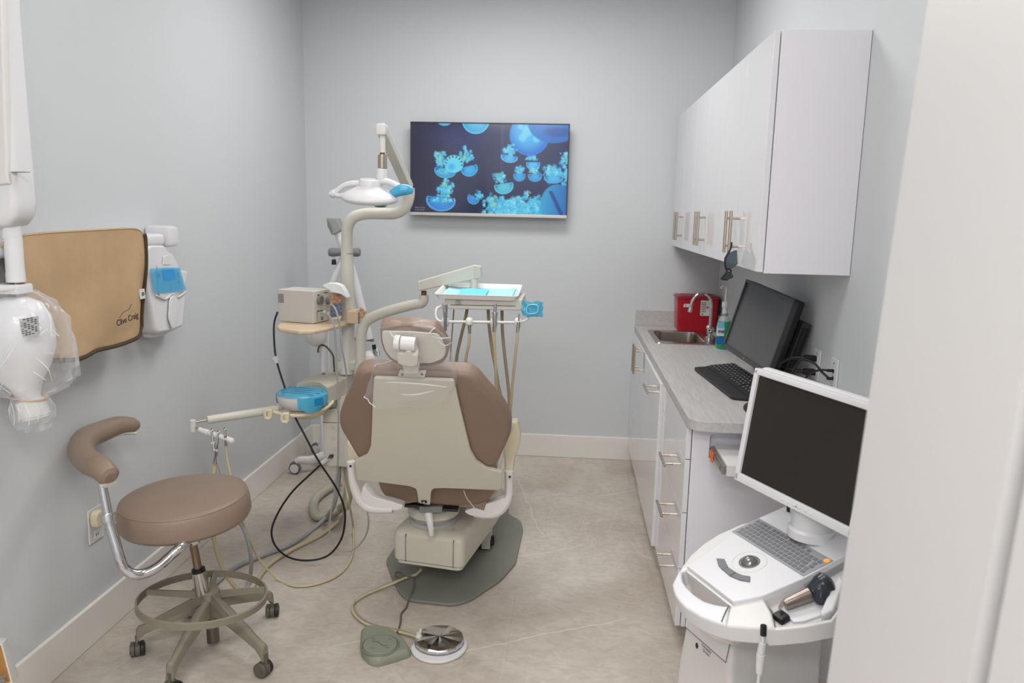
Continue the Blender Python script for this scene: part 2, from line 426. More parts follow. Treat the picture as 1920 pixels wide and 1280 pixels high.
# ---------------------------------------------------------------- the room
W = 2.69
def struct(name, mb, m): return obj(name, mb, m, kind='structure', smooth=False)
struct('floor', MB().bx(-0.3, 4.2, -7.5, 0.2, -0.1, 0), M_floor)
struct('ceiling', MB().bx(-0.3, 4.2, -7.5, 0.2, CEIL, CEIL+0.1), M_ceil)
struct('wall_back', MB().bx(-0.15, W+0.15, 0, 0.15, 0, CEIL), M_wall)
struct('wall_left', MB().bx(-0.15, 0, -7.3, 0, 0, CEIL), M_wall)
struct('wall_right', MB().bx(W, W+0.15, -3.96, 0, 0, CEIL), M_wall)
struct('wall_hall', MB().bx(-0.15, 4.0, -7.4, -7.3, 0, CEIL), M_wall)
struct('wall_hall_right', MB().bx(3.9, 4.0, -7.3, -4.36, 0, CEIL), M_wall)
struct('baseboard_back', MB().bx(0.0, W, -0.016, 0, 0, 0.1545, 0.004), M_base)
struct('baseboard_left', MB().bx(0.0, 0.016, -5.2, 0, 0, 0.1545, 0.004), M_base)
# the door jamb beside the camera: a wing of wall cased in painted wood
jm = MB()
j0, j1 = V((2.114,-3.98,0.953)), V((2.163,-3.98,1.895))
jd = (j1-j0)/(j1.z-j0.z)
def jx(z): return j0.x+(z-j0.z)*jd.x*0.85+0.012
def jamb(y0, y1, dx, x1=3.95):
    a = MB(); a.loft([[V((jx(z)+dx, y0, z)), V((x1, y0, z)), V((x1, y1, z)), V((jx(z)+dx, y1, z))] for z in (0, CEIL)]); return a
struct('wall_front', jamb(-4.315, -3.98, 0.0), M_jamb)
struct('trim_1', jamb(-4.352, -4.315, 0.02), M_gap)
struct('trim_2', jamb(-4.62, -4.352, -0.004), M_jamb)

# ceiling panel lamps; the two in the hall are unseen, added for frontal fill
for i, (x, y, sx, sy, wt) in enumerate(LAMPS):
    names = ['white square-edged ceiling light panel over the back of the room', 'white ceiling light panel over the middle of the room', 'white ceiling panel added as fill light over the doorway', 'white ceiling panel added as fill light at the far end of the hall']
    t = thing('ceiling_light', names[i], 'ceiling light', (x, y, CEIL-0.04))
    fr = MB()
    for s_ in (-1, 1):
        fr.bx(x-sx/2-0.03, x+sx/2+0.03, y+s_*(sy/2+0.015)-0.015, y+s_*(sy/2+0.015)+0.015, CEIL-0.04, CEIL, 0.003)
        fr.bx(x+s_*(sx/2+0.015)-0.015, x+s_*(sx/2+0.015)+0.015, y-sy/2, y+sy/2, CEIL-0.04, CEIL, 0.003)
    obj('frame', fr, M_white, t)
    obj('diffuser', MB().bx(x-sx/2, x+sx/2, y-sy/2, y+sy/2, CEIL-0.03, CEIL-0.01), mat('lit diffuser', (255, 252, 246), 0.5, emit=(255, 250, 244), estr=1.5), t)
    ld = bpy.data.lights.new('panel_lamp', 'AREA'); ld.shape = 'RECTANGLE'; ld.size = sx; ld.size_y = sy; ld.energy = wt; ld.color = (1.0, 0.985, 0.965)
    lo = bpy.data.objects.new('panel_lamp', ld); COL.objects.link(lo); lo.location = (x, y, CEIL-0.045)

# ================================================================ television on the back wall
tv = thing('television', 'wall-mounted flat television showing blue jellyfish', 'television', (1.207, -0.02, 1.58))
TX0, TX1, TZ0, TZ1 = 0.706, 1.709, 1.592, 2.171
obj('housing', MB().bx(TX0+0.02, TX1-0.02, -0.055, -0.03, TZ0+0.02, TZ1-0.02, 0.01), M_black, tv)
obj('wall_bracket', MB().bx(1.05, 1.36, -0.03, -0.001, 1.75, 2.0, 0.003), M_black2, tv)
fr = MB(); b_ = 0.008
fr.bx(TX0, TX1, -0.08, -0.05, TZ1-b_, TZ1, 0.002); fr.bx(TX0, TX0+b_, -0.08, -0.05, TZ0, TZ1, 0.002); fr.bx(TX1-b_, TX1, -0.08, -0.05, TZ0, TZ1, 0.002)
obj('bezel', fr, mat('dark metal bezel', (70, 66, 66), 0.35, metal=0.6), tv)
bb = obj('bottom_bar', MB().bx(TX0, TX1, -0.083, -0.05, TZ0-0.002, TZ0+0.018, 0.003), mat('silver bezel', (190, 186, 184), 0.35, metal=0.6), tv, label='silver strip along the bottom edge')
# the picture on the screen, as a fine mesh coloured cell by cell
def jelly_picture(NX, NY):
    u, v = np.meshgrid((np.arange(NX)+.5)/NX*1350, (np.arange(NY)+.5)/NY*770)   # v downwards
    rng = np.random.RandomState(3)
    img = np.zeros((NY, NX, 3)); t = (u/1350)[..., None]
    img[:] = (1-t)*np.array([44, 42, 62])+t*np.array([14, 34, 84])
    img += 16*np.exp(-(((u-420)/260)**2+((v-110)/120)**2))[..., None]*np.array([.3, .5, 2.0])
    st = rng.rand(NY, NX) > 0.985
    img[st] += rng.rand(st.sum(), 1)*np.array([30, 45, 80])*((v[st] < 330)[:, None]*.9+.1)
    img[(u > 770) & (u < 800) & (v < 420)] += np.array([12, 10, 18])
    def blend(mask, col, tex=0.0):
        nonlocal img
        m = np.clip(mask, 0, 1)[..., None]; c = np.array(col, float)
        if tex: c = c*(1+tex*(rng.rand(NY, NX, 1)-.5))
        img = img*(1-m)+c*m
    def dome(cx, cy, rx, ry, rot=0, c0=(24, 130, 205), c1=(104, 214, 234), a0=-180, a1=0, spots=False, rim=True):
        th = math.radians(rot); dx, dy = u-cx, v-cy
        x = (dx*math.cos(th)+dy*math.sin(th))/rx; y = (-dx*math.sin(th)+dy*math.cos(th))/ry
        r = np.sqrt(x*x+y*y); m = np.clip((1-r)*rx/5, 0, 1)*(y > -0.35)
        sh = np.clip(0.45+0.65*r**2-0.2*y, 0, 1)[..., None]
        c = (1-sh)*np.array(c1)+sh*np.array(c0)
        img[:] = img*(1-m[..., None])+c*m[..., None]
        if rim:
            k = np.exp(-((r-0.93)/0.06)**2)*(y > -.3)*(r < 1); img[:] = img*(1-.5*k[..., None])+np.array([140, 230, 245])*.5*k[..., None]
        # radial notches at the open side
        n = (np.abs(np.sin(np.arctan2(y, x)*9)) > .86)*(r > .62)*(r < .9)*(y < .15)*(y > -.35); img[n] = img[n]*.45
        if spots:
            sp = (np.sin(u*.42+np.sin(v*.2))*np.sin(v*.45+u*.05) > .6)*(r < .95)*(y > -.3); img[sp] = img[sp]*.3+np.array([150, 225, 240])*.7
    def frill(cx, cy, w, h, n, tips=(180, 235, 235), yellow=0.2, seed=0):
        rs = np.random.RandomState(seed+11)
        for k in range(n):
            x, y = cx+np.clip(rs.randn()*.27, -.6, .6)*w, cy+np.clip(rs.randn()*.26, -.55, .55)*h; r = (9+rs.rand()*15)*(max(min(w, h), 50)/100)**.4
            col = np.array([30, 150, 205])+rs.rand()*np.array([85, 65, 30])
            if rs.rand() < yellow*.35: col = np.array([150, 200, 140])
            m = np.clip((1-np.hypot(u-x+4*np.sin(v*.3), (v-y)*.8)/r)*1.6, 0, .75); blend(m, col)
            if rs.rand() < .6: m = np.clip((1-np.hypot(u-x-r*.3, v-y+r*.3)/(r*.4))*1.6, 0, .5); blend(m, (170, 232, 242))
    # big blurred ones at the top
    for cx, cy, r_ in [(555, -30, 122), (285, -30, 70)]: dome(cx, cy, r_, r_*.98 if r_ > 100 else r_*.75, 0, (40, 150, 210), (130, 215, 230))
    m = np.clip((1-np.hypot((u-1020)/175, (v-90)/178))*30, 0, 1); sh = np.clip(np.hypot((u-1010)/175, (v-60)/178), 0, 1)[..., None]
    img = img*(1-m[..., None])+m[..., None]*((1-sh**3)*np.array([58, 176, 226])+sh**3*np.array([16, 110, 205]))
    for (x, y, r) in [(1000, 55, 60), (960, 110, 45), (1080, 120, 40), (940, 20, 30)]: blend(np.clip((1-np.hypot(u-x, v-y)/r), 0, .5), (150, 225, 240))
    m = np.clip((1-np.hypot((u-1230)/235, (v+20)/180))*18, 0, 1); blend(m*.93, (16, 108, 190)); blend(np.clip((1-np.hypot((u-1260)/150, (v-60)/50)), 0, .5), (10, 60, 130))
    # pair, upper left
    frill(250, 300, 90, 110, 60, seed=1, yellow=.4); dome(295, 405, 98, 66, 5, (20, 120, 190), (110, 215, 235)); frill(265, 410, 80, 26, 24, seed=2)
    dome(505, 385, 76, 68, -15, (20, 130, 210), (90, 200, 230)); frill(480, 285, 90, 90, 40, seed=3, yellow=.3); frill(465, 215, 24, 60, 10, seed=31, yellow=.3)
    m = np.clip((1-np.hypot((u-370)/88, (v-345)/80))*12, 0, 1); blend(m, (96, 205, 232)); blend(np.clip((1-np.hypot((u-350)/40, (v-370)/40)), 0, .7), (40, 150, 220))
    n = (np.abs(np.sin(np.arctan2(v-370, u-360)*9)) > .8)*(np.hypot((u-370)/88, (v-345)/80) > .66)*(np.hypot((u-370)/88, (v-345)/80) < .9)*(v < 360); img[n] *= .45
    # lower left with tall arms
    frill(300, 590, 110, 190, 110, seed=4, yellow=.25); dome(258, 665, 132, 96, 4, (20, 96, 190), (50, 150, 215), spots=True)
    frill(255, 660, 210, 34, 40, seed=5)
    dome(545, 640, 56, 54, 25, (20, 100, 190), (50, 160, 220), spots=True); frill(590, 610, 50, 60, 26, seed=6)
    # right half
    dome(850, 280, 76, 48, 8, (30, 130, 215), (120, 220, 240)); frill(855, 225, 100, 90, 50, seed=7, yellow=.05); dome(850, 285, 70, 40, 8, (30, 130, 215), (120, 220, 240))
    frill(1035, 285, 90, 36, 24, seed=8); dome(1057, 335, 62, 54, 0, (30, 140, 220), (110, 215, 240))
    for cx, s_ in [(940, 9), (1075, 10)]: frill(cx, 390, 70, 60, 30, seed=s_); dome(cx, 435, 54 if cx < 1000 else 62, 52, 0, (20, 120, 200), (80, 190, 225))
    frill(775, 455, 110, 80, 40, seed=12, yellow=.4); dome(808, 530, 86, 70, -10, (50, 160, 200), (110, 210, 215))
    frill(1230, 410, 130, 130, 90, seed=13); dome(1235, 450, 84, 48, 0, (30, 130, 205), (110, 215, 240)); frill(1330, 300, 80, 110, 40, seed=14); frill(1340, 440, 60, 120, 40, seed=15)
    frill(890, 720, 420, 170, 320, seed=16, yellow=.1); frill(1090, 690, 160, 150, 90, seed=17, yellow=.08); frill(700, 660, 90, 110, 30, seed=18, yellow=.5); frill(1020, 600, 60, 50, 16, seed=19, yellow=.9)
    m = np.clip((1-np.hypot((u-1270)/150, (v-690)/195))*14, 0, 1); sh = np.clip((u-1120)/260, 0, 1)[..., None]
    img = img*(1-m[..., None])+m[..., None]*((1-sh)*np.array([44, 160, 205])+sh*np.array([16, 96, 170]))
    blend(np.clip((1-np.abs((u-1230)-(v-600)*.5)/26), 0, .75)*(v > 560)*(u < 1350), (8, 40, 110))
    return np.clip(img, 0, 255)
NX, NY = 420, 240
pic = jelly_picture(NX, NY)
# two short lines of tiny lettering at the lower left of the picture
rs = np.random.RandomState(5)
for row in (0, 1):
    y = int(NY*(0.945+0.022*row))
    for x in range(int(NX*.022), int(NX*.088)):
        if (x*7+row*3) % 4: pic[y:y+3, x] = pic[y:y+3, x]*.4+np.array([200, 205, 210])*.6*(rs.rand()*.5+.5)
px0, px1, pz0, pz1 = TX0+b_, TX1-b_, TZ0+0.018, TZ1-b_
xs = np.linspace(px0, px1, NX+1); zs = np.linspace(pz1, pz0, NY+1)
gx, gz = np.meshgrid(xs, zs)
co = np.stack([gx-1.207, np.full_like(gx, -0.0752+0.02), gz-1.58], -1).reshape(-1, 3)
ii = (np.arange(NY)[:, None]*(NX+1)+np.arange(NX)[None]).ravel()
quads = np.stack([ii, ii+NX+1, ii+NX+2, ii+1], -1)
me = bpy.data.meshes.new('screen'); me.from_pydata(co.tolist(), [], quads.tolist())
ca = me.color_attributes.new('picture', 'FLOAT_COLOR', 'CORNER')
lin = np.where(pic/255 <= .04045, pic/255/12.92, ((pic/255+.055)/1.055)**2.4).reshape(-1, 3)
cols = np.ones((NX*NY*4, 4), np.float32); cols[:, :3] = np.repeat(lin, 4, 0)
ca.data.foreach_set('color', cols.ravel())
scr = bpy.data.objects.new('screen', me); COL.objects.link(scr); scr.parent = tv; scr['label'] = 'lit screen with blue jellyfish on dark water'
ms = bpy.data.materials.new('lit television picture'); ms.use_nodes = True; b = ms.node_tree.nodes['Principled BSDF']
at = ms.node_tree.nodes.new('ShaderNodeVertexColor'); at.layer_name = 'picture'
b.inputs['Base Color'].default_value = (0.004, 0.004, 0.006, 1); b.inputs['Roughness'].default_value = 0.12; b.inputs['Emission Strength'].default_value = 0.97
ms.node_tree.links.new(at.outputs['Color'], b.inputs['Emission Color']); me.materials.append(ms)

# ================================================================ wall cabinets
def bar_handle(name, parent, p0, p1, out, ov=0.03, r=0.0062):
    """bar pull: bar from p0 to p1 standing off the door along -out"""
    p0, p1, out = V(p0), V(p1), V(out); d = (p1-p0).normalized()
    m = MB(); m.cyl(p0, p1, r, e=0.001, seg=14)
    for q in (p0+d*ov, p1-d*ov): m.cyl(q, q+out, r*.75, seg=10)
    return obj(name, m, M_steel, parent)
UF, UB, ZT, ZB = 2.378, W-0.002, 2.228, 1.437
ulab = ['far pair-door white wall cabinet touching the back wall', 'middle of the three white wall cabinets', 'nearest white wall cabinet, with the wide flat end panel']
for i in range(3):
    y1 = -0.035-0.763*i; y0 = y1-0.763
    if i == 2: y0 = -2.323
    t = thing('wall_cabinet', ulab[i], 'cabinet', (2.54, (y0+y1)/2, ZB), 'white wall cabinets')
    c = MB(); c.bx(UF+0.024, UB, y0+(0.016 if i == 2 else 0), y1, ZB, ZT, 0.001)
    if i == 0: c.bx(UF+0.018, UF+0.03, y1, 0, ZB, ZT)
    obj('carcass', c, M_cabside, t)
    if i == 2: obj('end_panel', MB().bx(UF+0.022, UB, y0, y0+0.016, ZB-0.004, ZT+0.003, 0.0008), M_cabside, t)
    ym = (y0+y1)/2
    for s_, (a, b2) in ((-1, (y0, ym)), (1, (ym, y1))):
        d = obj('door', MB().bx(UF, UF+0.019, a+0.0015, b2-0.0015, ZB, ZT, 0.0012), M_cab, t)
        hy = ym+s_*0.046
        bar_handle('handle', d, (UF-0.034, hy, 1.482), (UF-0.034, hy, 1.645), (0.034, 0, 0), 0.028)
# ================================================================ base cabinets
BF = 2.165
t = thing('base_cabinet', 'far white base cabinet under the sink, touching the back wall', 'cabinet', (2.42, -0.45, 0), 'white base cabinets')
c = MB(); c.bx(BF+0.02, W-0.002, -0.86, -0.001, 0.1, 0.74, 0.001); c.bx(BF+0.02, W-0.002, -0.86, -0.845, 0.74, 0.876); c.bx(BF+0.02, BF+0.04, -0.845, -0.001, 0.74, 0.876)
obj('carcass', c, M_cabside, t); obj('toe_kick', MB().bx(BF+0.085, W-0.002, -0.86, 0, 0, 0.1), M_cabside, t)
for a, b2, hy in ((-0.86, -0.515, -0.56), (-0.515, -0.0, -0.47)):
    d = obj('door', MB().bx(BF, BF+0.019, a+0.0015, b2-0.0015, 0.1, 0.874, 0.0012), M_cab, t)
    bar_handle('handle', d, (BF-0.034, hy, 0.702), (BF-0.034, hy, 0.866), (0.034, 0, 0), 0.028)
t = thing('base_cabinet', 'middle white base cabinet with one short handle across the top of its front', 'cabinet', (2.42, -1.23, 0), 'white base cabinets')
obj('carcass', MB().bx(BF+0.014, W-0.002, -1.60, -0.862, 0.1, 0.876, 0.001), M_cabside, t); obj('toe_kick', MB().bx(BF+0.085, W-0.002, -1.60, -0.862, 0, 0.1), M_cabside, t)
d = obj('door', MB().bx(BF-0.006, BF+0.013, -1.600, -0.8635, 0.1, 0.874, 0.0012), M_cab, t)
bar_handle('handle', d, (BF-0.04, -1.41, 0.786), (BF-0.04, -1.22, 0.786), (0.034, 0, 0), 0.03)
t = thing('drawer_cabinet', 'nearest white base cabinet, a stack of drawers at the end of the counter', 'cabinet', (2.42, -1.95, 0))
NF = BF+0.009; YN = -2.308
c = MB(); c.bx(NF+0.024, W-0.002, YN+0.02, -1.602, 0.1, 0.876, 0.001)
obj('carcass', c, M_cabside, t); obj('toe_kick', MB().bx(BF+0.085, W-0.002, YN, -1.602, 0, 0.1), M_cabside, t)
# end panel with a rounded cut-out for the pull-out shelf
ep = MB(); E0 = NF+0.022
cut = rnd([(2.258, 0.762), (2.258, 0.852), (2.64, 0.852), (2.64, 0.762)], 0.012, 4)
ep.bx(E0, 2.258, YN, YN+0.018, 0.1, 0.876); ep.bx(2.258, W-0.002, YN, YN+0.018, 0.1, 0.762); ep.bx(2.258, W-0.002, YN, YN+0.018, 0.852, 0.876); ep.bx(2.6, W-0.002, YN, YN+0.018, 0.762, 0.852)
for zz, s_ in ((0.852, -1),):
    ep.prism([V((2.258, YN, zz)), V((2.272, YN, zz)), V((2.2622, YN, zz-0.0042)), V((2.258, YN, zz-0.014))], (0, 0.018, 0))
obj('end_panel', ep, M_cabside, t)
obj('cavity_shade', MB().bx(2.256, 2.6, YN+0.02, YN+0.022, 0.762, 0.876), M_black2, t, label='black sheet for the shade behind the shelf cut-out')  # thin black sheet gives the opening its painted shade
dz = [0.874, 0.752, 0.548, 0.33, 0.1]
for k in range(4):
    d = obj('drawer', MB().bx(NF, NF+0.019, YN, -1.604, dz[k+1]+0.0015, dz[k]-0.0015, 0.0012), M_cab, t)
    if k: bar_handle('handle', d, (NF-0.036, -2.05, [0, .64, .428, .204][k]), (NF-0.036, -1.88, [0, .64, .428, .204][k]), (0.036, 0, 0), 0.03)
# pull-out shelf with its slide
t = thing('pull_out_shelf', 'white shelf slid out of the end of the drawer cabinet', 'shelf', (2.42, -2.44, 0.765))
obj('board', MB().bx(2.275, 2.62, -2.545, -2.3, 0.775, 0.812, 0.0015), M_white, t)
sl = MB(); sl.bx(2.262, 2.274, -2.53, -2.305, 0.776, 0.806, 0.002); sl.bx(2.257, 2.263, -2.50, -2.305, 0.784, 0.798, 0.001)
obj('slide_rail', sl, mat('galvanised steel', (150, 148, 138), 0.4, metal=0.7), t)
ol = MB(); ol.bx(2.252, 2.262, -2.39, -2.35, 0.779, 0.806, 0.003); ol.bx(2.25, 2.256, -2.41, -2.38, 0.776, 0.789, 0.002)
obj('release_lever', ol, M_orange, t)
t = thing('glove_box', 'small blue carton on the pulled-out shelf', 'box', (2.395, -2.40, 0.812))
obj('carton', MB().box((2.40, -2.42, 0.858), (0.075, 0.13, 0.09), 0.001), mat('blue carton', (36, 76, 136), 0.4), t)
st = MB(); st.bx(2.361, 2.3625, -2.475, -2.36, 0.845, 0.85); st.bx(2.361, 2.3625, -2.475, -2.36, 0.858, 0.8595)
obj('stripe', st, mat('light blue print', (60, 150, 210), 0.4), t)
obj('lid', MB().box((2.40, -2.42, 0.9035), (0.073, 0.128, 0.002)), M_white, t)
obj('logo', MB().box((2.3617, -2.46, 0.884), (0.001, 0.018, 0.01)), mat('pink print', (220, 130, 140), 0.4), t)
# ================================================================ countertop
CF, CY, CZ = 2.172, -2.383, 0.915
t = thing('countertop', 'grey wood-grain countertop running along the right wall', 'countertop', (2.43, -1.2, 0.878))
prof = rnd([(CF, 0, 0), (CF, CY, 0), (W, CY, 0), (W, 0, 0)], [0, 0.075, 0, 0], 8)
# opening for the sink bowl
sx0, sx1, sy0, sy1 = 2.265, 2.52, -0.66, -0.27
ct = MB(); zt0 = CZ-0.038
near = rnd([(CF, sy0, zt0), (CF, CY, zt0), (W, CY, zt0), (W, sy0, zt0)], [0, 0.075, 0, 0], 8)
ct.prism(near, (0, 0, 0.038), 0.002)
ct.bx(CF, W, sy1, 0, zt0, CZ); ct.bx(CF, sx0, sy0, sy1, zt0, CZ); ct.bx(sx1, W, sy0, sy1, zt0, CZ)
obj('slab', ct, M_counter, t)
bs = MB(); bs.bx(CF+0.004, W, -0.02, 0, CZ, CZ+0.1, 0.002)
obj('backsplash', bs, M_counter, t); obj('backsplash', MB().bx(W-0.02, W, CY+0.01, -0.02, CZ, CZ+0.1, 0.002), M_counter, t)
# ================================================================ sink, faucet
t = thing('sink', 'small stainless steel drop-in sink at the far end of the counter', 'sink', (2.4, -0.47, 0.75))
def rr_(x0, x1, y0, y1, z, r, seg=5): return rnd([(x0, y0, z), (x1, y0, z), (x1, y1, z), (x0, y1, z)], r, seg)
m = MB()
m.loft([rr_(2.232, 2.61, -0.725, -0.225, CZ+0.0005, 0.03), rr_(2.235, 2.607, -0.722, -0.228, CZ+0.0055, 0.03), rr_(sx0-0.004, sx1+0.004, sy0-0.004, sy1+0.004, CZ+0.005, 0.05),
        rr_(sx0+0.002, sx1-0.002, sy0+0.002, sy1-0.002, CZ-0.002, 0.05), rr_(sx0+0.01, sx1-0.01, sy0+0.01, sy1-0.01, CZ-0.12, 0.05), rr_(sx0+0.03, sx1-0.03, sy0+0.03, sy1-0.03, CZ-0.14, 0.04)], True, False)
bt = MB(m.M); m.prism(rr_(sx0+0.03, sx1-0.03, sy0+0.03, sy1-0.03, CZ-0.1415, 0.04), (0, 0, 0.0012))
obj('basin', m, M_sink, t)
obj('drain', MB().lathe([(0, 0), (0.03, 0), (0.032, 0.003), (0.02, 0.004), (0, 0.002)], (2.39, -0.46, CZ-0.14)), M_chrome, t)
fx, fy = 2.565, -0.50
t = thing('faucet', 'chrome gooseneck faucet on the sink ledge', 'faucet', (fx, fy, CZ+0.006))
obj('base_plate', MB().lathe([(0, 0), (0.026, 0), (0.026, 0.006), (0.018, 0.012), (0.016, 0.05), (0.018, 0.055), (0.016, 0.062), (0, 0.064)], (fx, fy, CZ+0.005)), M_chrome, t)
zs_ = CZ+0.06
obj('spout', MB().tube([(fx, fy, zs_), (fx, fy, zs_+0.10), (fx-0.005, fy, zs_+0.165), (fx-0.04, fy, zs_+0.205), (fx-0.08, fy, zs_+0.20), (fx-0.108, fy, zs_+0.165), (fx-0.118, fy, zs_+0.115)], 0.0085, 14), M_chrome, t)
obj('aerator', MB().cyl((fx-0.117, fy, zs_+0.122), (fx-0.121, fy, zs_+0.095), 0.011, 0.0125, 0.002), M_chrome, t)
for s_ in (-1, 1):
    h = MB(); h.cyl((fx, fy+s_*0.012, CZ+0.038), (fx+0.002, fy+s_*0.034, CZ+0.05), 0.008, seg=12)
    h.lathe([(0, 0), (0.012, 0), (0.017, 0.008), (0.017, 0.02), (0.012, 0.028), (0, 0.03)], (fx+0.002, fy+s_*0.034, CZ+0.05), (0, s_*0.6, .8), 10)
    obj('tap_knob', h, M_chrome, t)
# ================================================================ sharps container
t = thing('sharps_container', 'red sharps disposal box in the counter corner behind the faucet', 'sharps container', (2.55, -0.14, CZ))
def rz(x0, x1, y0, y1, z, r): return rnd([(x0, y0, z), (x1, y0, z), (x1, y1, z), (x0, y1, z)], r, 4)
m = MB(); m.loft([rz(2.425, 2.655, -0.195, -0.045, CZ+0.001, 0.02), rz(2.42, 2.66, -0.2, -0.04, CZ+0.012, 0.022), rz(2.412, 2.668, -0.205, -0.035, CZ+0.205, 0.02)], True, True)
obj('body', m, M_red, t)
m = MB(); m.loft([rz(2.406, 2.674, -0.21, -0.03, CZ+0.205, 0.02), rz(2.406, 2.674, -0.21, -0.03, CZ+0.214, 0.02), rz(2.42, 2.66, -0.2, -0.04, CZ+0.22, 0.02)], True, True)
l = obj('lid', m, mat('dark red rim', (146, 30, 42), 0.35), t)
obj('cap', MB().lathe([(0, 0), (0.036, 0), (0.036, 0.008), (0.033, 0.012), (0.02, 0.008), (0, 0.008)], (2.59, -0.125, CZ+0.219)), mat('red plastic', (176, 30, 44), 0.3), l)
# hinged clear hood of the lid
hd = MB(); hd.surf(lambda a, b2: (2.425+0.14*a, -0.12+0.06*b2, CZ+0.222+0.022*math.sin(PI*a)*(1-b2*.3)), 10, 4, 0.0015)
obj('hood', hd, mat('clear pink plastic', (224, 190, 196), 0.2, alpha=0.4), l)
obj('waste', MB().bx(2.43, 2.65, -0.19, -0.05, CZ+0.004, CZ+0.035, 0.01), M_reddark, t)
lb = obj('label', MB().bx(2.555, 2.61, -0.2075, -0.2035, CZ+0.10, CZ+0.195), M_label, t)
for k in range(6): obj('print_line', MB().bx(2.559, 2.588, -0.2082, -0.2074, CZ+0.124+k*0.011, CZ+0.128+k*0.011), M_ink, lb)
obj('print_line', MB().lathe([(0, 0), (0.008, 0), (0.008, 0.0008), (0, 0.0008)], (2.598, -0.2074, CZ+0.152), (0, -1, 0)), mat('orange print', (196, 104, 40), .5), lb)
obj('print_line', MB().bx(2.563, 2.571, -0.2082, -0.2074, CZ+0.106, CZ+0.114), M_ink, lb)
lb2 = obj('label', MB().prism([V(p) for p in rnd([(2.448, -0.2065, CZ+0.15), (2.5, -0.2065, CZ+0.152), (2.5, -0.2065, CZ+0.171), (2.453, -0.2065, CZ+0.17)], 0.006)], (0, 0.003, 0)), M_label, t)
obj('print_line', MB().torus((2.462, -0.207, CZ+0.161), 0.0042, 0.001, (0, 1, 0), 16, 6), M_ink, lb2)
# ================================================================ mouthwash bottle with pump
bx_, by_ = 2.585, -0.80
t = thing('mouthwash_bottle', 'bottle of green mouthwash with a tall white pump behind the monitor', 'bottle', (bx_, by_, CZ))
def oval(z, a, b2, n=20): return [(bx_+a*math.cos(2*PI*k/n), by_+b2*math.sin(2*PI*k/n), CZ+z) for k in range(n)]
m = MB(); m.loft([oval(0.001, .036, .05), oval(0.01, .04, .056), oval(0.11, .04, .056), oval(0.135, .037, .05), oval(0.15, .033, .042)], True, True)
obj('liquid', m, M_green, t)
m = MB(); m.loft([oval(0.15, .033, .042), oval(0.165, .026, .032), oval(0.18, .016, .016), oval(0.195, .014, .014)], True, True)
obj('bottle_neck', m, mat('clear plastic shoulder', (214, 222, 224), 0.15, alpha=0.5), t)
m = MB(); m.bx(bx_-0.048, bx_-0.008, by_-0.058, by_-0.0555, CZ+0.075, CZ+0.13)
lb = obj('label', m, mat('white bottle label', (216, 226, 232), 0.4), t)
obj('label_panel', MB().bx(bx_-0.048, bx_-0.008, by_-0.0592, by_-0.0578, CZ+0.03, CZ+0.07), mat('blue bottle label', (28, 104, 170), 0.4), lb)
obj('label_panel', MB().bx(bx_-0.045, bx_-0.01, by_-0.0592, by_-0.0578, CZ+0.118, CZ+0.15, 0.0005), mat('pale blue label', (130, 190, 230), 0.4), lb)
text('brand_text', 'INE', 0.022, M_ink, lb, (bx_-0.024, by_-0.0597, CZ+0.098), (1, 0, 0), (0, 0, 1), bold=0.0006)
p_ = MB(); p_.cyl((bx_, by_, CZ+0.19), (bx_, by_, CZ+0.225), 0.014, 0.013, 0.002); p_.cyl((bx_, by_, CZ+0.225), (bx_, by_, CZ+0.255), 0.019, 0.018, 0.003); p_.cyl((bx_, by_, CZ+0.255), (bx_, by_, CZ+0.335), 0.006)
pm = obj('pump', p_, M_white, t)
h_ = MB(); h_.cyl((bx_, by_, CZ+0.325), (bx_, by_, CZ+0.345), 0.012, 0.013, 0.003); h_.tube([(bx_, by_, CZ+0.34), (bx_-0.02, by_-.02, CZ+0.341), (bx_-0.038, by_-.036, CZ+0.332)], [0.009, .008, .005], 10)
obj('pump_head', h_, M_white, pm)
obj('ring', MB().torus((bx_, by_, CZ+0.185), 0.019, 0.0025), M_grey, pm)
# ================================================================ wall outlets
def duplex(y, z, lab, grp, filled):
    t = thing('wall_outlet', lab, 'outlet', (W, y, z-0.06), grp)
    obj('cover_plate', MB().bx(W-0.007, W, y-0.036, y+0.036, z-0.06, z+0.06, 0.003), M_white2, t)
    if filled == 'screw':
        for dz_ in (-.042, .042):
            obj('screw', MB().lathe([(0, 0), (0.0035, 0), (0.0035, 0.001), (0, 0.0015)], (W-0.007, y, z+dz_), (-1, 0, 0), 12), M_ink, t)
        for dz_ in (-.012, .014): obj('jack', MB().bx(W-0.0085, W-0.006, y-0.008, y+0.008, z+dz_-0.006, z+dz_+0.006), M_ink, t)
    else:
        rc = obj('socket_insert', MB().bx(W-0.009, W-0.006, y-0.017, y+0.017, z-0.034, z+0.034, 0.001), M_white, t)
        for dz_ in (-.042, .042): obj('screw', MB().lathe([(0, 0), (0.003, 0), (0.003, 0.001), (0, 0.0015)], (W-0.007, y, z+dz_), (-1, 0, 0), 12), M_grey, t)
duplex(-2.07, 1.075, 'white power outlet behind the computer, with two black plugs in it', 'wall plates over the counter', 'sock')
duplex(-2.265, 1.075, 'white data wall plate nearest the doorway, with two thin black cables', 'wall plates over the counter', 'screw')
def plug(y, z, name, lab):
    m = MB(); m.box((W-0.03, y, z), (0.045, 0.026, 0.024), 0.006)
    t = thing(name, lab, 'cable', (W-0.03, y, z-0.012))
    obj('plug', m, M_black, t); return t
t = plug(-2.07, 1.098, 'power_cable', 'black power cable from the upper socket of the outlet')
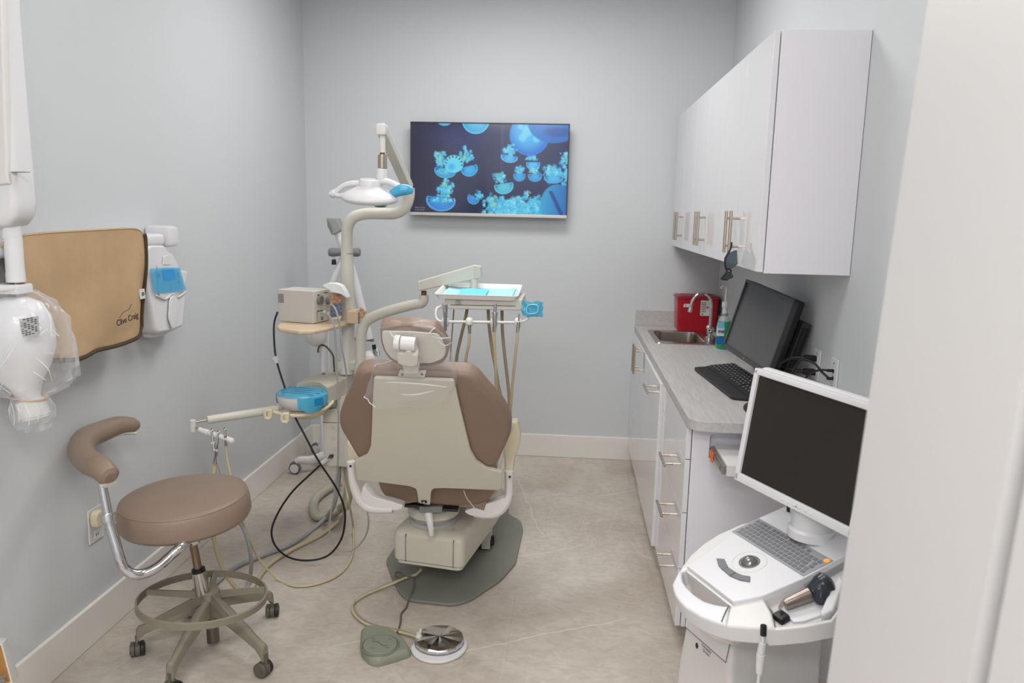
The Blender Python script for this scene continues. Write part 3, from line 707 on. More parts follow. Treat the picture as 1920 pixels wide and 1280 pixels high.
obj('cord', MB().tube([(W-0.05, -2.07, 1.098), (W-0.09, -2.06, 1.095), (W-0.12, -2.03, 1.07), (W-0.135, -2.0, 1.02), (W-0.14, -1.97, 0.96), (W-0.13, -1.9, 0.922)], [.008, .006, .0045, .0045, .0045, .0045], 8), M_rubber, t)
t = plug(-2.07, 1.045, 'power_cable', 'black power cable from the lower socket of the outlet')
obj('cord', MB().tube([(W-0.05, -2.07, 1.045), (W-0.085, -2.05, 1.045), (W-0.12, -1.98, 1.05), (W-0.15, -1.9, 1.04), (W-0.16, -1.82, 1.0)], [.008, .006, .0045, .0045, .0045], 8), M_rubber, t)
t = thing('network_cable', 'thin black cable looping up from the upper jack of the data plate', 'cable', (W-0.01, -2.265, 1.08))
obj('plug', MB().box((W-0.018, -2.262, 1.09), (0.022, 0.012, 0.01), 0.003), M_black, t)
obj('cord', MB().tube([(W-0.02, -2.262, 1.09), (W-0.05, -2.25, 1.088), (W-0.08, -2.22, 1.06), (W-0.10, -2.2, 1.0), (W-0.1, -2.18, 0.935), (W-.09, -2.1, .922)], 0.0038, 8), M_rubber, t)
t = thing('network_cable', 'black cable arching over from the lower jack of the data plate', 'cable', (W-0.01, -2.265, 1.05))
obj('plug', MB().box((W-0.018, -2.268, 1.062), (0.022, 0.012, 0.01), 0.003), M_black, t)
obj('cord', MB().tube([(W-0.02, -2.268, 1.062), (W-0.04, -2.25, 1.08), (W-0.06, -2.22, 1.105), (W-0.09, -2.17, 1.11), (W-0.11, -2.15, 1.07), (W-0.115, -2.14, 1.0), (W-0.11, -2.13, 0.93), (W-.12, -2.0, .923)], 0.0045, 8), M_rubber, t)
# ================================================================ monitor on the counter
DT = V(((2.415,-2.036,1.388)))
mo = [V(p) for p in ((2.524,-1.557,1.351),(2.446,-1.563,1.043),(2.61,-2.015,1.312),(2.568,-2.023,0.979))]
ex = (mo[2]-mo[0]).normalized(); ez = (mo[0]-mo[1]).normalized(); ey = ez.cross(ex).normalized(); ez = ex.cross(ey).normalized()
Wm, Hm = (mo[2]-mo[0]).length, (mo[0]-mo[1]).length
cm = (mo[0]+mo[2])/2-ez*Hm/2
print('MON', Wm, Hm, tuple(cm), tuple(ex), tuple(ey))
Fm = FR(cm, ex, ey, ez)
t = thing('computer_monitor', 'black computer monitor, switched off, leaning back on the counter', 'monitor', (cm.x+0.03, cm.y, CZ))
obj('housing', MB(Fm).box((0, 0.024, 0), (Wm, 0.03, Hm), 0.008), M_black, t)
fr = MB(Fm); w_ = 0.012
fr.box((0, 0, Hm/2-w_/2), (Wm, 0.022, w_), 0.002); fr.box((0, 0, -Hm/2+w_*.8), (Wm, 0.022, w_*1.6), 0.002)
for s_ in (-1, 1): fr.box((s_*(Wm/2-w_/2), 0, 0), (w_, 0.022, Hm), 0.002)
obj('bezel', fr, mat('dark grey bezel', (62, 62, 64), .4), t)
obj('screen', MB(Fm).box((0, 0.004, w_*.3), (Wm-2*w_, 0.014, Hm-2.4*w_)), M_scr, t)
obj('logo', MB(Fm).box((0, -0.0115, -Hm/2+w_*.8), (0.02, 0.001, 0.004)), M_grey, t)
st = MB(); pst = Fm @ V((-.06, 0.07, -Hm*.3))
st.tube([Fm @ V((-.06, 0.035, -Hm*.1)), Fm @ V((-.06, 0.05, -Hm*.25)), V((pst.x+.01, pst.y, CZ+0.03)), V((pst.x+.01, pst.y, CZ+0.01))], 0.022, 12)
st.box((pst.x, pst.y, CZ+0.007), (0.16, 0.2, 0.014), 0.005)
obj('stand', st, M_black, t)
t = thing('mini_computer', 'slim black ventilated computer box mounted behind the monitor', 'computer', Fm @ V((0.02, 0.08, -Hm/2)))
Lc, Hc = 0.17, Hm*.84
ox = Wm/2-0.085
obj('case', MB(Fm).box((ox, 0.075, -0.05), (Lc, 0.040, Hc), 0.003), mat('charcoal case', (46, 46, 48), .45), t)
vt = MB(Fm)
for r_ in range(2):
    for k in range(26): vt.box((ox+Lc/2+0.0005, 0.066+r_*0.019, -0.05-Hc*.45+k*Hc*.9/26), (0.002, 0.012, 0.006))
obj('vent', vt, M_black, t)
obj('bracket', MB(Fm).box((ox-.02, 0.048, -0.02), (0.1, 0.03, 0.1), 0.003), M_black, t)
# ================================================================ keyboard, mouse
kc = [V(p) for p in ((2.351,-1.495,0.915),(2.347,-2.122,0.915),(2.503,-2.079,0.915),(2.566,-1.323,0.915))]
kx = V((2.402, -1.745, CZ)); kd = V((-0.02, 1, 0)).normalized()
kyaw = V((0.02, 1, 0))
Lk, Wk = 0.62, 0.185
# built in its own frame: x along the keyboard (towards the viewer), y across
FK = FR((2.44, -1.74, CZ+0.004), (0.10, -1, 0), (1, 0.10, 0), (0, 0, 1))
t = thing('computer_keyboard', 'black computer keyboard with a palm rest in front of the monitor', 'keyboard', (2.44, -1.74, CZ))
m = MB(FK); m.loft([[(-Lk/2, -0.02, 0), (Lk/2, -0.02, 0), (Lk/2, 0.11, 0), (-Lk/2, 0.11, 0)], [(-Lk/2, -0.02, 0.014), (Lk/2, -0.02, 0.014), (Lk/2, 0.11, 0.026), (-Lk/2, 0.11, 0.026)]])
obj('body', m, M_black2, t)
m = MB(FK); m.prism(rnd([(-Lk/2, -0.02, 0), (Lk/2, -0.02, 0), (Lk/2-0.02, -0.085, 0), (-Lk/2+0.02, -0.085, 0)], [0.004, .004, .02, .02]), (0, 0, 0.012), 0.004)
obj('palm_rest', m, M_black2, t)
rows = 6; random.seed(2)
for r_ in range(rows):
    y = 0.0+r_*0.0195+(0.006 if r_ == 5 else 0)*0; n = 16
    k = 0; x = -Lk/2+0.012
    while x < Lk/2-0.02 and k < 16:
        w__ = 0.0355
        if r_ == 0 and k == 4: w__ = 0.15
        if abs(x-(Lk/2-0.165)) < 0.02 and r_ != 9: x += 0.012
        if x+w__ > Lk/2-0.006: break
        kk = obj('key', MB(FK).loft([[(x, y-0.009, 0.012+y*.1), (x+w__-0.003, y-0.009, 0.012+y*.1), (x+w__-0.003, y+0.008, 0.014+y*.1), (x, y+0.008, 0.014+y*.1)], [(x+0.002, y-0.007, 0.022+y*.1), (x+w__-0.005, y-0.007, 0.022+y*.1), (x+w__-0.005, y+0.006, 0.024+y*.1), (x+0.002, y+0.006, 0.024+y*.1)]]), M_keys, t)
        if w__ < .1: obj('key_legend', MB(FK).box((x+w__*.4, y, 0.0232+y*.1), (0.006, 0.004, 0.0008)), M_label, kk)
        x += w__; k += 1
t = thing('computer_mouse', 'small black mouse by the near end of the keyboard', 'mouse', (2.425, -2.2, CZ))
obj('shell', MB().ell((2.425, -2.20, CZ+0.008), (0.03, 0.055, 0.022)), M_black, t); obj('wheel', MB().cyl((2.42, -2.17, CZ+0.027), (2.43, -2.17, CZ+0.027), 0.006), M_grey, t)
# ================================================================ sunglasses hanging on the cabinet handle
g = [V(p) for p in ((2.342,-2.04,1.528),(2.333,-2.04,1.488),(2.362,-2.04,1.5),(2.368,-2.04,1.446),(2.346,-2.04,1.427),(2.327,-2.04,1.428),(2.332,-2.04,1.419),(2.313,-2.04,1.388),(2.357,-2.04,1.396),(2.346,-2.04,1.415),(2.322,-2.04,1.464),(2.337,-2.04,1.385))]
t = thing('sunglasses', 'dark protective glasses hanging from the nearest wall cabinet handle', 'glasses', g[7])
def lensm(pts): return MB().prism(rnd(pts, 0.0045, 4), (0.004, 0.006, 0), 0.0006)
obj('lens', lensm([g[1], g[2], g[3], g[4], g[5], g[10]]), mat('smoked lens', (70, 84, 94), 0.08, spec=0.8, alpha=0.9), t)
obj('lens', lensm([g[9], g[6], g[7], g[11], g[8]]), mat('smoked lens dark', (52, 58, 58), 0.08, spec=0.8, alpha=0.95), t)
obj('temple', MB().tube([g[0], g[0]*.5+g[1]*.5+V((0.004, 0, 0)), g[1], g[10], g[5], g[6]], 0.0035, 8), M_black, t)
obj('temple', MB().tube([g[6], (g[6]+g[7])/2, g[7], g[11]], 0.003, 8), M_black, t)
obj('bridge', MB().tube([g[5], g[4]*.6+g[9]*.4, g[9]], 0.0035, 8), M_black, t)

# ================================================================ apron on the wall, x-ray control unit
bar = thing('wall_bracket', 'white horizontal bracket arm of the x-ray unit, under the tan apron', 'wall bracket', (0.05, -2.2, 1.48))
obj('arm_cover', MB().prism(rnd([(0, -2.98, 1.455), (0.098, -2.98, 1.455), (0.098, -2.98, 1.505), (0, -2.98, 1.505)], 0.02), (0, 0.98, 0), 0.012), M_white2, bar)
obj('end_cap', MB().box((0.055, -1.945, 1.4925), (0.11, 0.085, 0.085), 0.018), M_white2, bar)
t = thing('xray_control_unit', 'white wall-mounted x-ray control unit with a blue film over its keypad', 'x-ray control unit', (0.06, -1.93, 1.1))
# outline on the plane x = 0.11
P_ = [V(p) for p in ((0.1,-2.171,1.424),(0.1,-2.123,1.464),(0.1,-2.009,1.459),(0.1,-1.982,1.431),(0.1,-1.946,1.421),(0.1,-1.916,1.39),(0.1,-1.852,1.254),(0.1,-1.897,1.109),(0.1,-1.99,1.103),(0.1,-2.092,1.109),(0.1,-2.11,1.123),(0.1,-2.154,1.272),(0.1,-2.171,1.351))]
rg = []
def scaled(pts, k, x, sh=(0, 0)):
    c = sum(pts, V((0, 0, 0)))/len(pts)
    return [V((x, c.y+(p.y-c.y)*k+sh[0], c.z+(p.z-c.z)*k+sh[1])) for p in pts]
Pr = rnd(P_, 0.012, 3)
obj('housing', MB().loft([scaled(Pr, 1.0, 0.035), scaled(Pr, 1.0, 0.085), scaled(Pr, 0.985, 0.096), scaled(Pr, 0.93, 0.103)]), M_white2, t, angle=50)
Pb = [V(p) for p in ((0.02,-2.059,1.34),(0.02,-1.951,1.357),(0.02,-1.736,1.333),(0.02,-1.864,1.092),(0.02,-1.995,1.08),(0.02,-2.078,1.087))]
obj('back_box', MB().prism(rnd(Pb, 0.02), (0.035, 0, 0), 0.006), M_white2, t)
obj('warning_label', MB().bx(0.056, 0.057, -2.02, -1.985, 1.125, 1.15), M_grey, t)
Pk = [V(p) for p in ((0.106,-2.09,1.387),(0.106,-1.933,1.383),(0.106,-1.88,1.27),(0.106,-2.012,1.241),(0.106,-2.088,1.261))]
obj('keypad', MB().prism(rnd(Pk, 0.02), (0.002, 0, 0)), mat('pale keypad', (214, 220, 226), 0.35), t)
Pc = [V(p) for p in ((0.104,-2.038,1.417),(0.104,-1.991,1.417),(0.104,-1.987,1.378),(0.104,-2.049,1.382))]
obj('cover_clip', MB().prism(rnd(Pc, 0.005), (0.007, 0, 0), 0.002), M_white, t)
ch = [V(p) for p in ((0.108,-2.016,1.242),(0.108,-1.978,1.256),(0.108,-1.947,1.234),(0.108,-1.963,1.152),(0.108,-2.004,1.112),(0.108,-2.032,1.161))]
obj('handset_rest', MB().prism(rnd(ch, 0.015), (0.006, 0, 0), 0.004), M_white2, t)
lip = [V(p) for p in ((0.108,-2.11,1.266),(0.108,-2.039,1.244),(0.108,-2.006,1.255),(0.108,-1.978,1.258),(0.108,-1.946,1.242),(0.108,-1.872,1.256))]
obj('lip', MB().tube(lip, 0.004, 8), M_white, t)
ds = [V(p) for p in ((0.109,-2.06,1.362),(0.109,-1.961,1.36),(0.109,-1.955,1.316),(0.109,-2.051,1.317))]
obj('display', MB().prism(rnd(ds, 0.003), (0.002, 0, 0)), mat('lit blue display', (16, 84, 196), 0.2, emit=(20, 90, 220), estr=0.25), t)
for q, s_ in (((0.109,-1.934,1.338), 'o'), ((0.109,-1.927,1.301), '+'), ((0.109,-2.074,1.3), '-'), ((0.109,-1.994,1.285), '1'), ((0.109,-2.083,1.341), 'A')):
    text('keypad_symbol', s_, 0.03, M_ink, t, q, (0, 1, 0), (0, 0, 1))
fl = [V(p) for p in ((0.113,-2.154,1.374),(0.113,-2.023,1.37),(0.113,-1.921,1.362),(0.113,-1.877,1.262),(0.113,-2.006,1.267),(0.113,-2.129,1.275))]
f_ = obj('barrier_film', MB().prism(fl, (0.0006, 0, 0)), mat('blue cling film', (60, 184, 232), 0.2, alpha=0.45), t, label='blue cling film over the keypad')
# the apron: a folded sheet over the bracket arm
top = [V(p) for p in ((0.12,-2.921,1.52),(0.12,-2.864,1.525),(0.12,-2.741,1.53),(0.12,-2.582,1.532),(0.12,-2.417,1.534),(0.12,-2.3,1.534),(0.12,-2.259,1.529),(0.12,-2.231,1.515),(0.12,-2.219,1.494))]
bot = [V(p) for p in ((0.12,-2.903,1.154),(0.12,-2.791,1.136),(0.12,-2.736,1.122),(0.12,-2.654,1.112),(0.12,-2.546,1.12),(0.12,-2.429,1.115),(0.12,-2.33,1.119),(0.12,-2.264,1.129),(0.12,-2.22,1.157))]
tp, bp_ = spline(top, 8), spline(bot, 8); NN = len(tp)-1
def apr(a, b2, off=0.0):
    i = a*NN; k = min(int(i), NN-1); f = i-k
    p = tp[k].lerp(tp[k+1], f); q = bp_[k].lerp(bp_[k+1], f); r = p.lerp(q, b2)
    w = 0.006*math.sin(9*a+3*b2)+0.010*b2*math.sin(5.2*a*PI+1.0)+0.003*math.sin(23*a-7*b2)
    x = 0.135-0.02*b2+w*min(1, b2*2.5)
    if a > .93: r.y += 0.0
    # right-hand side bulges out a little
    r.y += 0.012*math.sin(PI*b2)*(a**6)
    return V((max(x, 0.03)+off, r.y, r.z))
t = thing('lead_apron', 'tan fabric lead apron with dark brown binding draped over the wall bracket', 'apron', (0.12, -2.4, 1.1))
m = MB(); m.surf(lambda a, b2: apr(a, b2), 64, 30, 0.007)
# part folded over the bar
m.surf(lambda a, b2: (0.118+0.017*math.cos(b2*PI), apr(a*0.93, 0).y, apr(a*0.93, 0).z+0.008*math.sin(b2*PI)-.03*b2), 40, 8, 0.004)
obj('cloth', m, M_apron, t, angle=70)
edge = [apr(1, k/14) for k in range(15)]+[apr(1-k/30, 1) for k in range(1, 31)]
e2 = [p+V((0.003, 0, 0)) for p in edge]
e0 = [apr(.86+.14*k/6, 0)+V((.003, 0, .003)) for k in range(6)]
obj('binding', MB().tube(e0[3:]+e2, 0.0075, 8, smooth=True, n=3), M_trim, t)
tg = [V(p) for p in ((0.135,-2.279,1.307),(0.135,-2.243,1.306),(0.135,-2.24,1.269),(0.135,-2.274,1.269))]
g_ = obj('fabric_tag', MB().prism(tg, (0.002, 0, 0)), M_label, t)
obj('tag_mark', MB().torus(sum(tg, V())/4+V((0.003, 0.002, 0)), 0.0055, 0.0016, (1, 0, 0), 14, 6), M_ink, g_)
tq = V((0.148,-2.385,1.209))
text('printed_name', 'Clive Craig', 0.031, M_ink, t, tq, (0, 1, 0.10), (0, 0, 1), bold=0.0004)
obj('printed_flourish', MB().tube([tq+V((0, -.05, .012)), tq+V((0, -.02, .03)), tq+V((0, .01, .034)), tq+V((0, .03, .05))], 0.001, 6), M_ink, t)

# ================================================================ x-ray arm and tube head
YX = -2.9
t = thing('xray_machine', 'white swing-arm x-ray machine at the left edge, its head in a clear bag', 'x-ray machine', (0.12, YX, 1.0))
A = [V(p) for p in ((0.102,-2.9,2.384),(0.184,-2.9,2.384),(0.175,-2.9,2.138),(0.176,-2.9,1.94),(0.178,-2.9,1.703),(0.178,-2.9,1.617),(0.17,-2.9,1.579),(0.149,-2.9,1.552),(0.103,-2.9,1.542),(0.054,-2.9,1.544),(0.022,-2.9,1.552))]
obj('arm_housing', MB().prism([p+V((0, 0.05, 0)) for p in A], (0, -0.10, 0), 0.022), M_white2, t, angle=50)
A2 = [V(p) for p in ((0.159,-2.955,2.364),(0.206,-2.955,2.364),(0.184,-2.955,2.015),(0.167,-2.955,1.689),(0.168,-2.955,1.668),(0.092,-2.955,1.658))]
obj('side_panel', MB().prism([p+V((0, 0.02, 0)) for p in A2], (0, -0.025, 0), 0.006), M_white, t)
obj('joint_seam', MB().prism([V(p) for p in ((0.172,-2.953,1.701),(0.215,-2.953,1.702),(0.216,-2.953,1.7),(0.172,-2.953,1.699))], (0, .02, 0)), M_grey, t)
c0, c1_, c2_, c3_, c4_ = [V(p) for p in ((0.123,-2.9,1.57),(0.12,-2.9,1.513),(0.123,-2.9,1.514),(0.122,-2.9,1.388),(0.115,-2.9,1.369))]
m = MB(); m.cyl(c0, c1_, 0.026, e=0.003, seg=28); obj('swivel_collar', m, M_white2, t)
m = MB(); m.cyl(c2_, c3_, 0.0245, seg=28); obj('stem', m, M_white2, t)
m = MB(); m.cyl(V((0.122,-2.9,1.416)), V((0.122,-2.9,1.388)), 0.0255, seg=28); m.box(V((0.107,-2.9,1.368)), (0.085, 0.07, 0.028), 0.006); obj('yoke_collar', m, M_white2, t)
m = MB(); m.tube([V(p) for p in ((0.053,-2.93,1.37),(0.094,-2.93,1.37),(0.142,-2.93,1.372))], [0.013, 0.013, 0.007], 12); obj('yoke_handle', m, M_white, t)
hc = V((0.123,-2.9,1.211))
def hring(u0, u1, v, dy, n=28):
    pass
H = []
for (uL, uR, vv, dy) in ((0.085,0.151,1.344,0.02),(0.05,0.189,1.329,0.05),(0.014,0.209,1.291,0.075),(-0.001,0.218,1.243,0.085),(-0.002,0.216,1.195,0.085),(0.01,0.2,1.146,0.075),(0.04,0.177,1.104,0.06),(0.084,0.163,1.072,0.045),(0.098,0.162,1.047,0.036),(0.1,0.167,1.02,0.034)):
    cx_, rx_ = (uL+uR)/2, (uR-uL)/2
    H.append([V((cx_+rx_*math.cos(2*PI*k/28), YX+dy*math.sin(2*PI*k/28), vv)) for k in range(28)])
obj('tube_head', MB().loft(H), M_white2, t, angle=60)
ca_, cb_ = V((0.135,-2.9,1.037)), V((0.146,-2.9,0.978))
m = MB(); m.cyl(ca_, cb_, 0.041, 0.043, 0.006, 28); m.torus(ca_.lerp(cb_, .82), 0.0435, 0.002, cb_-ca_, 28, 6); obj('cone', m, M_white, t)
lp = [V(p) for p in ((0.188,-2.99,1.292),(0.244,-2.99,1.303),(0.243,-2.99,1.251),(0.195,-2.99,1.24))]
lb = obj('rating_label', MB().prism(lp, (0, 0.004, 0)), mat('grey label', (176, 176, 178), 0.6), t)
for k in range(9):
    a, b2 = lp[0].lerp(lp[3], (k+.6)/9.6), lp[1].lerp(lp[2], (k+.6)/9.6)
    for q in range(5):
        if (k*3+q) % 4 == 0: continue
        p0, p1 = a.lerp(b2, q/5+.03), a.lerp(b2, q/5+.15)
        obj('print_mark', MB().tube([p0+V((0, -.001, 0)), p1+V((0, -.001, 0))], 0.0011, 4, smooth=False), M_ink, lb)
# the clear bag over the head
BG = []
random.seed(11)
rows_ = ((0.037,0.152,1.363,0.04),(0.003,0.178,1.353,0.075),(-0.016,0.218,1.328,0.095),(-0.03,0.248,1.284,0.11),(-0.042,0.263,1.233,0.115),(-0.047,0.275,1.185,0.115),(-0.048,0.281,1.144,0.11),(-0.038,0.274,1.108,0.1),(-0.007,0.242,1.079,0.09),(0.042,0.207,1.059,0.07),(0.088,0.176,1.047,0.046),(0.087,0.183,1.034,0.052),(0.085,0.196,1.011,0.06),(0.089,0.197,0.978,0.058),(0.1,0.185,0.951,0.045),(0.12,0.157,0.941,0.02))
for i, (xL, xR, zz, dy) in enumerate(rows_):
    cx_, rx_ = (xL+xR)/2, (xR-xL)/2
    r = []
    for k in range(56):
        a = 2*PI*k/56
        w = 1+0.05*math.sin(a*9+i*1.3)+0.035*math.sin(a*17-i*2.1)
        r.append(V((max(cx_+rx_*math.cos(a)*w, 0.012), YX+dy*1.05*math.sin(a)*w, zz+0.006*math.sin(a*7+i))))
    BG.append(r)
bagc = thing('plastic_bag', 'clear plastic bag tied around the x-ray head', 'plastic bag', hc+V((0, 0, -.25)))
obj('film', MB().loft(BG, True, False), M_bag2, bagc, angle=28)
rs3 = random.Random(9)
for k in range(16):
    i0 = rs3.randint(2, 8); j = rs3.randint(30, 55); n_ = rs3.randint(2, 4); dj = rs3.choice((-2, -1, 1, 2))
    ps = [BG[min(i0+q, 9)][(j+dj*q) % 56]+V((0, -.001, 0)) for q in range(n_)]
    obj('crease', MB().tube(ps, [.0006]+[.0017]*(n_-2)+[.0006] if n_ > 2 else .0012, 5), M_foldglare, bagc)  # folds of the bag, their glare painted white
for j in range(30, 54, 4):
    obj('crease', MB().tube([BG[13][j]+V((0, -.001, 0)), BG[12][(j+1) % 56]+V((0, -.001, 0)), BG[11][j]+V((0, -.001, 0))], .0011, 5), M_foldglare, bagc)  # same painted glare on the gathers below the band
p0 = V((0.132,-2.9,1.043))
obj('rubber_band', MB().torus(p0, 0.047, 0.0028, (0.12, 0.05, 1), 32, 6), mat('tan rubber band', (206, 170, 130), 0.6), bagc)
# second piece of film bunched on the far side of the arm
tb = thing('plastic_sleeve', 'crumpled clear plastic sleeve hanging beside the x-ray stem at the frame edge', 'plastic sleeve', (0.06, -2.86, 1.35))
m = MB(); rg = []
for i in range(12):
    f = i/11; z_ = 1.50-0.16*f
    rg.append([V((0.052+0.018*math.cos(2*PI*k/24)*(1+.25*math.sin(k*2.1+i*1.7))*(0.6+f*.6), -2.86+0.03*math.sin(2*PI*k/24)*(1+.25*math.sin(k*1.3+i)), z_)) for k in range(24)])
obj('film', m.loft(rg, True, False), M_bag2, tb)

# ================================================================ left wall outlet with an adapter
t = thing('wall_outlet', 'white power outlet low on the left wall behind the stool', 'outlet', (0.0, -2.43, 0.385))
obj('cover_plate', MB().bx(0, 0.006, -2.475, -2.385, 0.375, 0.505, 0.003), M_white, t)
for z_ in (0.40, 0.47): obj('socket', MB().prism(rnd([(0.006, -2.447, z_-.016), (0.006, -2.413, z_-.016), (0.006, -2.413, z_+.016), (0.006, -2.447, z_+.016)], .008), (.002, 0, 0)), M_white2, t)
for dz_ in (-.006, .006): obj('socket_slot', MB().bx(0.008, 0.0085, -2.432+dz_-.0015, -2.432+dz_+.0015, 0.396, 0.406), M_ink, t)
t = thing('plug_adapter', 'cream rounded plug pushed into the left wall outlet', 'plug', (0.03, -2.44, 0.435))
obj('body', MB().prism(rnd([(0.008, -2.472, 0.437), (0.008, -2.418, 0.437), (0.008, -2.418, 0.500), (0.008, -2.472, 0.500)], 0.024, 6), (0.028, 0, 0), 0.006), M_cream, t)
# ================================================================ white-edged wooden box, bottom left corner
t = thing('wooden_bracket_box', 'white-edged wooden board with a metal bolt, cut by the lower left corner', 'wooden board', (0.1, -3.25, 0.28))
q = [V(p) for p in ((0.08,-3.15,0.414),(0.195,-3.15,0.41),(0.219,-3.15,0.296),(0.2,-3.15,0.275),(0.065,-3.15,0.265))]
bxx = MB(); cr_ = ((0.22,-3.2,0.425),(0.114,-3.05,0.348),(0.14,-3.05,0.226),(0.24,-3.2,0.31),(0.122,-3.2,0.43),(-0.007,-3.05,0.35),(-0.024,-3.05,0.176),(0.108,-3.2,0.285))
cr_ = [V(p) for p in cr_]
q = cr_
m = MB(); m.loft([[q[0], q[1], q[2], q[3]], [q[4]+V((0, 0, 0)), q[5], q[6], q[7]]])
obj('panel', m, M_white, t)
m = MB(); m.loft([[q[0]+V((-.004, -.003, -.004)), q[3]+V((-.006, -.003, .004)), q[7]+V((0, -.003, 0)), q[4]+V((0, -.003, 0))], [q[0]+V((-.004, .001, -.004)), q[3]+V((-.006, .001, .004)), q[7], q[4]]])
obj('raw_edge', m, M_wood, t, label='bare particle board face')
pb = V((0.224,-3.22,0.335))
m = MB(); m.cyl(pb, pb+V((0, -.025, 0)), 0.012, e=.002, seg=12); m.cyl(pb+V((0, .01, 0)), pb+V((0, -.035, 0)), 0.006, seg=10); obj('bolt', m, M_chrome, t)

# ================================================================ stool
SC = V((0.455, -2.475, 0.0)); SS = V((0.392, -2.50, 0.0))
t = thing('dental_stool', 'round taupe dental stool with a foot ring and curved armrest', 'stool', SC)
ft = [V(p) for p in ((0.221,-2.57,0.06),(0.597,-2.251,0.06),(0.723,-2.633,0.06),(0.453,-2.779,0.06))]
fl_ = [ft[0], ft[3], ft[2], ft[1], SC+V((-0.17, 0.21, 0.06))]
hz_ = 0.185
for i, e in enumerate(fl_):
    d = (e-SC); d.z = 0; L = d.length; d.normalize(); sd = V((-d.y, d.x, 0))
    m = MB(); rings = []
    for f, w_, h_, z_ in ((0.0, .024, .030, hz_), (.25, .024, .026, hz_-.012), (.6, .019, .020, hz_-.045), (.88, .015, .016, hz_-.075), (.97, .017, .022, .098), (1.0, .014, .026, .085)):
        c = SC+d*(L*f); c.z = z_
        rings.append([c-sd*w_+V((0, 0, -h_)), c+sd*w_+V((0, 0, -h_)), c+sd*w_*.8+V((0, 0, h_*.6)), c+sd*w_*.35+V((0, 0, h_)), c-sd*w_*.35+V((0, 0, h_)), c-sd*w_*.8+V((0, 0, h_*.6))])
    m.loft(rings); lg = obj('leg', m, M_olive, t, angle=50)
    ca = obj('caster', MB().cyl((e.x, e.y, 0.05), (e.x, e.y, 0.075), 0.006, seg=12), M_castg, lg) if False else None
    # twin wheel caster
    ang = [0.5, -0.4, 1.2, 0.3, 1.9][i]; wd_ = V((math.cos(ang), math.sin(ang), 0)); off = V((-wd_.y, wd_.x, 0))*0.012
    wc = V((e.x, e.y, 0.027))+off
    cm_ = MB(); cm_.cyl((e.x, e.y, 0.045), (e.x, e.y, 0.085), 0.006, seg=12)
    cm_.cyl(wc-wd_*0.008, wc+wd_*0.008, 0.026, seg=20)
    hood = MB()
    for s_ in (-1, 1): cm_.cyl(wc+wd_*(s_*.0235), wc+wd_*(s_*.026), 0.017, seg=18)
    cs_ = obj('caster', cm_, M_castg, t)
    for s_ in (-1, 1): obj('wheel', MB().cyl(wc+wd_*(s_*.009), wc+wd_*(s_*.0235), 0.0268, e=.004, seg=22), M_black2 if s_ > 0 else M_castg, cs_)
m = MB(); m.lathe([(0, .13), (.036, .13), (.042, .16), (.042, .20), (.036, .215), (0, .215)], SC); obj('hub', m, M_olive, t)
tp_ = V((SS.x+.005, SS.y, .505)); bt_ = V((SC.x, SC.y, .05))
ax_ = (tp_-bt_)
def on(f): return bt_+ax_*f
obj('cylinder_sleeve', MB().cyl(on(.36), on(.56), 0.0275, 0.0255, 0.0, 32), mat('satin chrome', (200, 198, 196), .2, metal=1.0), t)
obj('collar_ring', MB().cyl(on(.56), on(.585), 0.024, e=.002), M_black, t)
obj('gas_piston', MB().cyl(on(.58), on(.82), 0.0145), mat('worn steel', (150, 130, 112), .25, metal=1.0), t)
obj('lower_tube', MB().cyl((SC.x+.004, SC.y, 0.022), (SC.x+.002, SC.y, .14), 0.0225, e=.002), mat('dull steel', (120, 114, 108), .35, metal=.9), t)
# foot ring
rc = V((0.491,-2.6,0.262)); RR = 0.212; tilt = V((0.03, 0.06, 1)).normalized()
rg = MB(); u_, v_ = perp(tilt); NR = 56; rr2 = []
for k in range(NR):
    a = 2*PI*k/NR; d = u_*math.cos(a)+v_*math.sin(a); p = rc+d*RR
    rr2.append([p-d*.003-tilt*.013, p+d*.004-tilt*.011, p+d*.004+tilt*.011, p-d*.003+tilt*.013])
rr2.append(rr2[0]); rg.loft(rr2, True, False)
ring = obj('foot_ring', rg, M_olive, t, angle=50)
hubp = SC+V((-.004, 0, .205))
for k, a in enumerate((25, 97, 169, 241, 313)):
    a = math.radians(a+8); d = V((math.cos(a), math.sin(a), 0)); e = rc+(d-tilt*d.dot(tilt)).normalized()*(RR-.003)
    sd = V((-d.y, d.x, 0)); s0 = hubp+d*.02
    obj('spoke', MB().loft([[s0-sd*.011-V((0, 0, .012)), s0+sd*.011-V((0, 0, .012)), s0+sd*.003+V((0, 0, .014)), s0-sd*.003+V((0, 0, .014))], [e-sd*.012-V((0, 0, .006)), e+sd*.012-V((0, 0, .006)), e+sd*.004+V((0, 0, .008)), e-sd*.004+V((0, 0, .008))]]), M_olive, ring)
obj('collar_ring', MB().lathe([(0, .2), (.034, .2), (.034, .222), (.03, .228), (0, .228)], SC), M_olive, t)
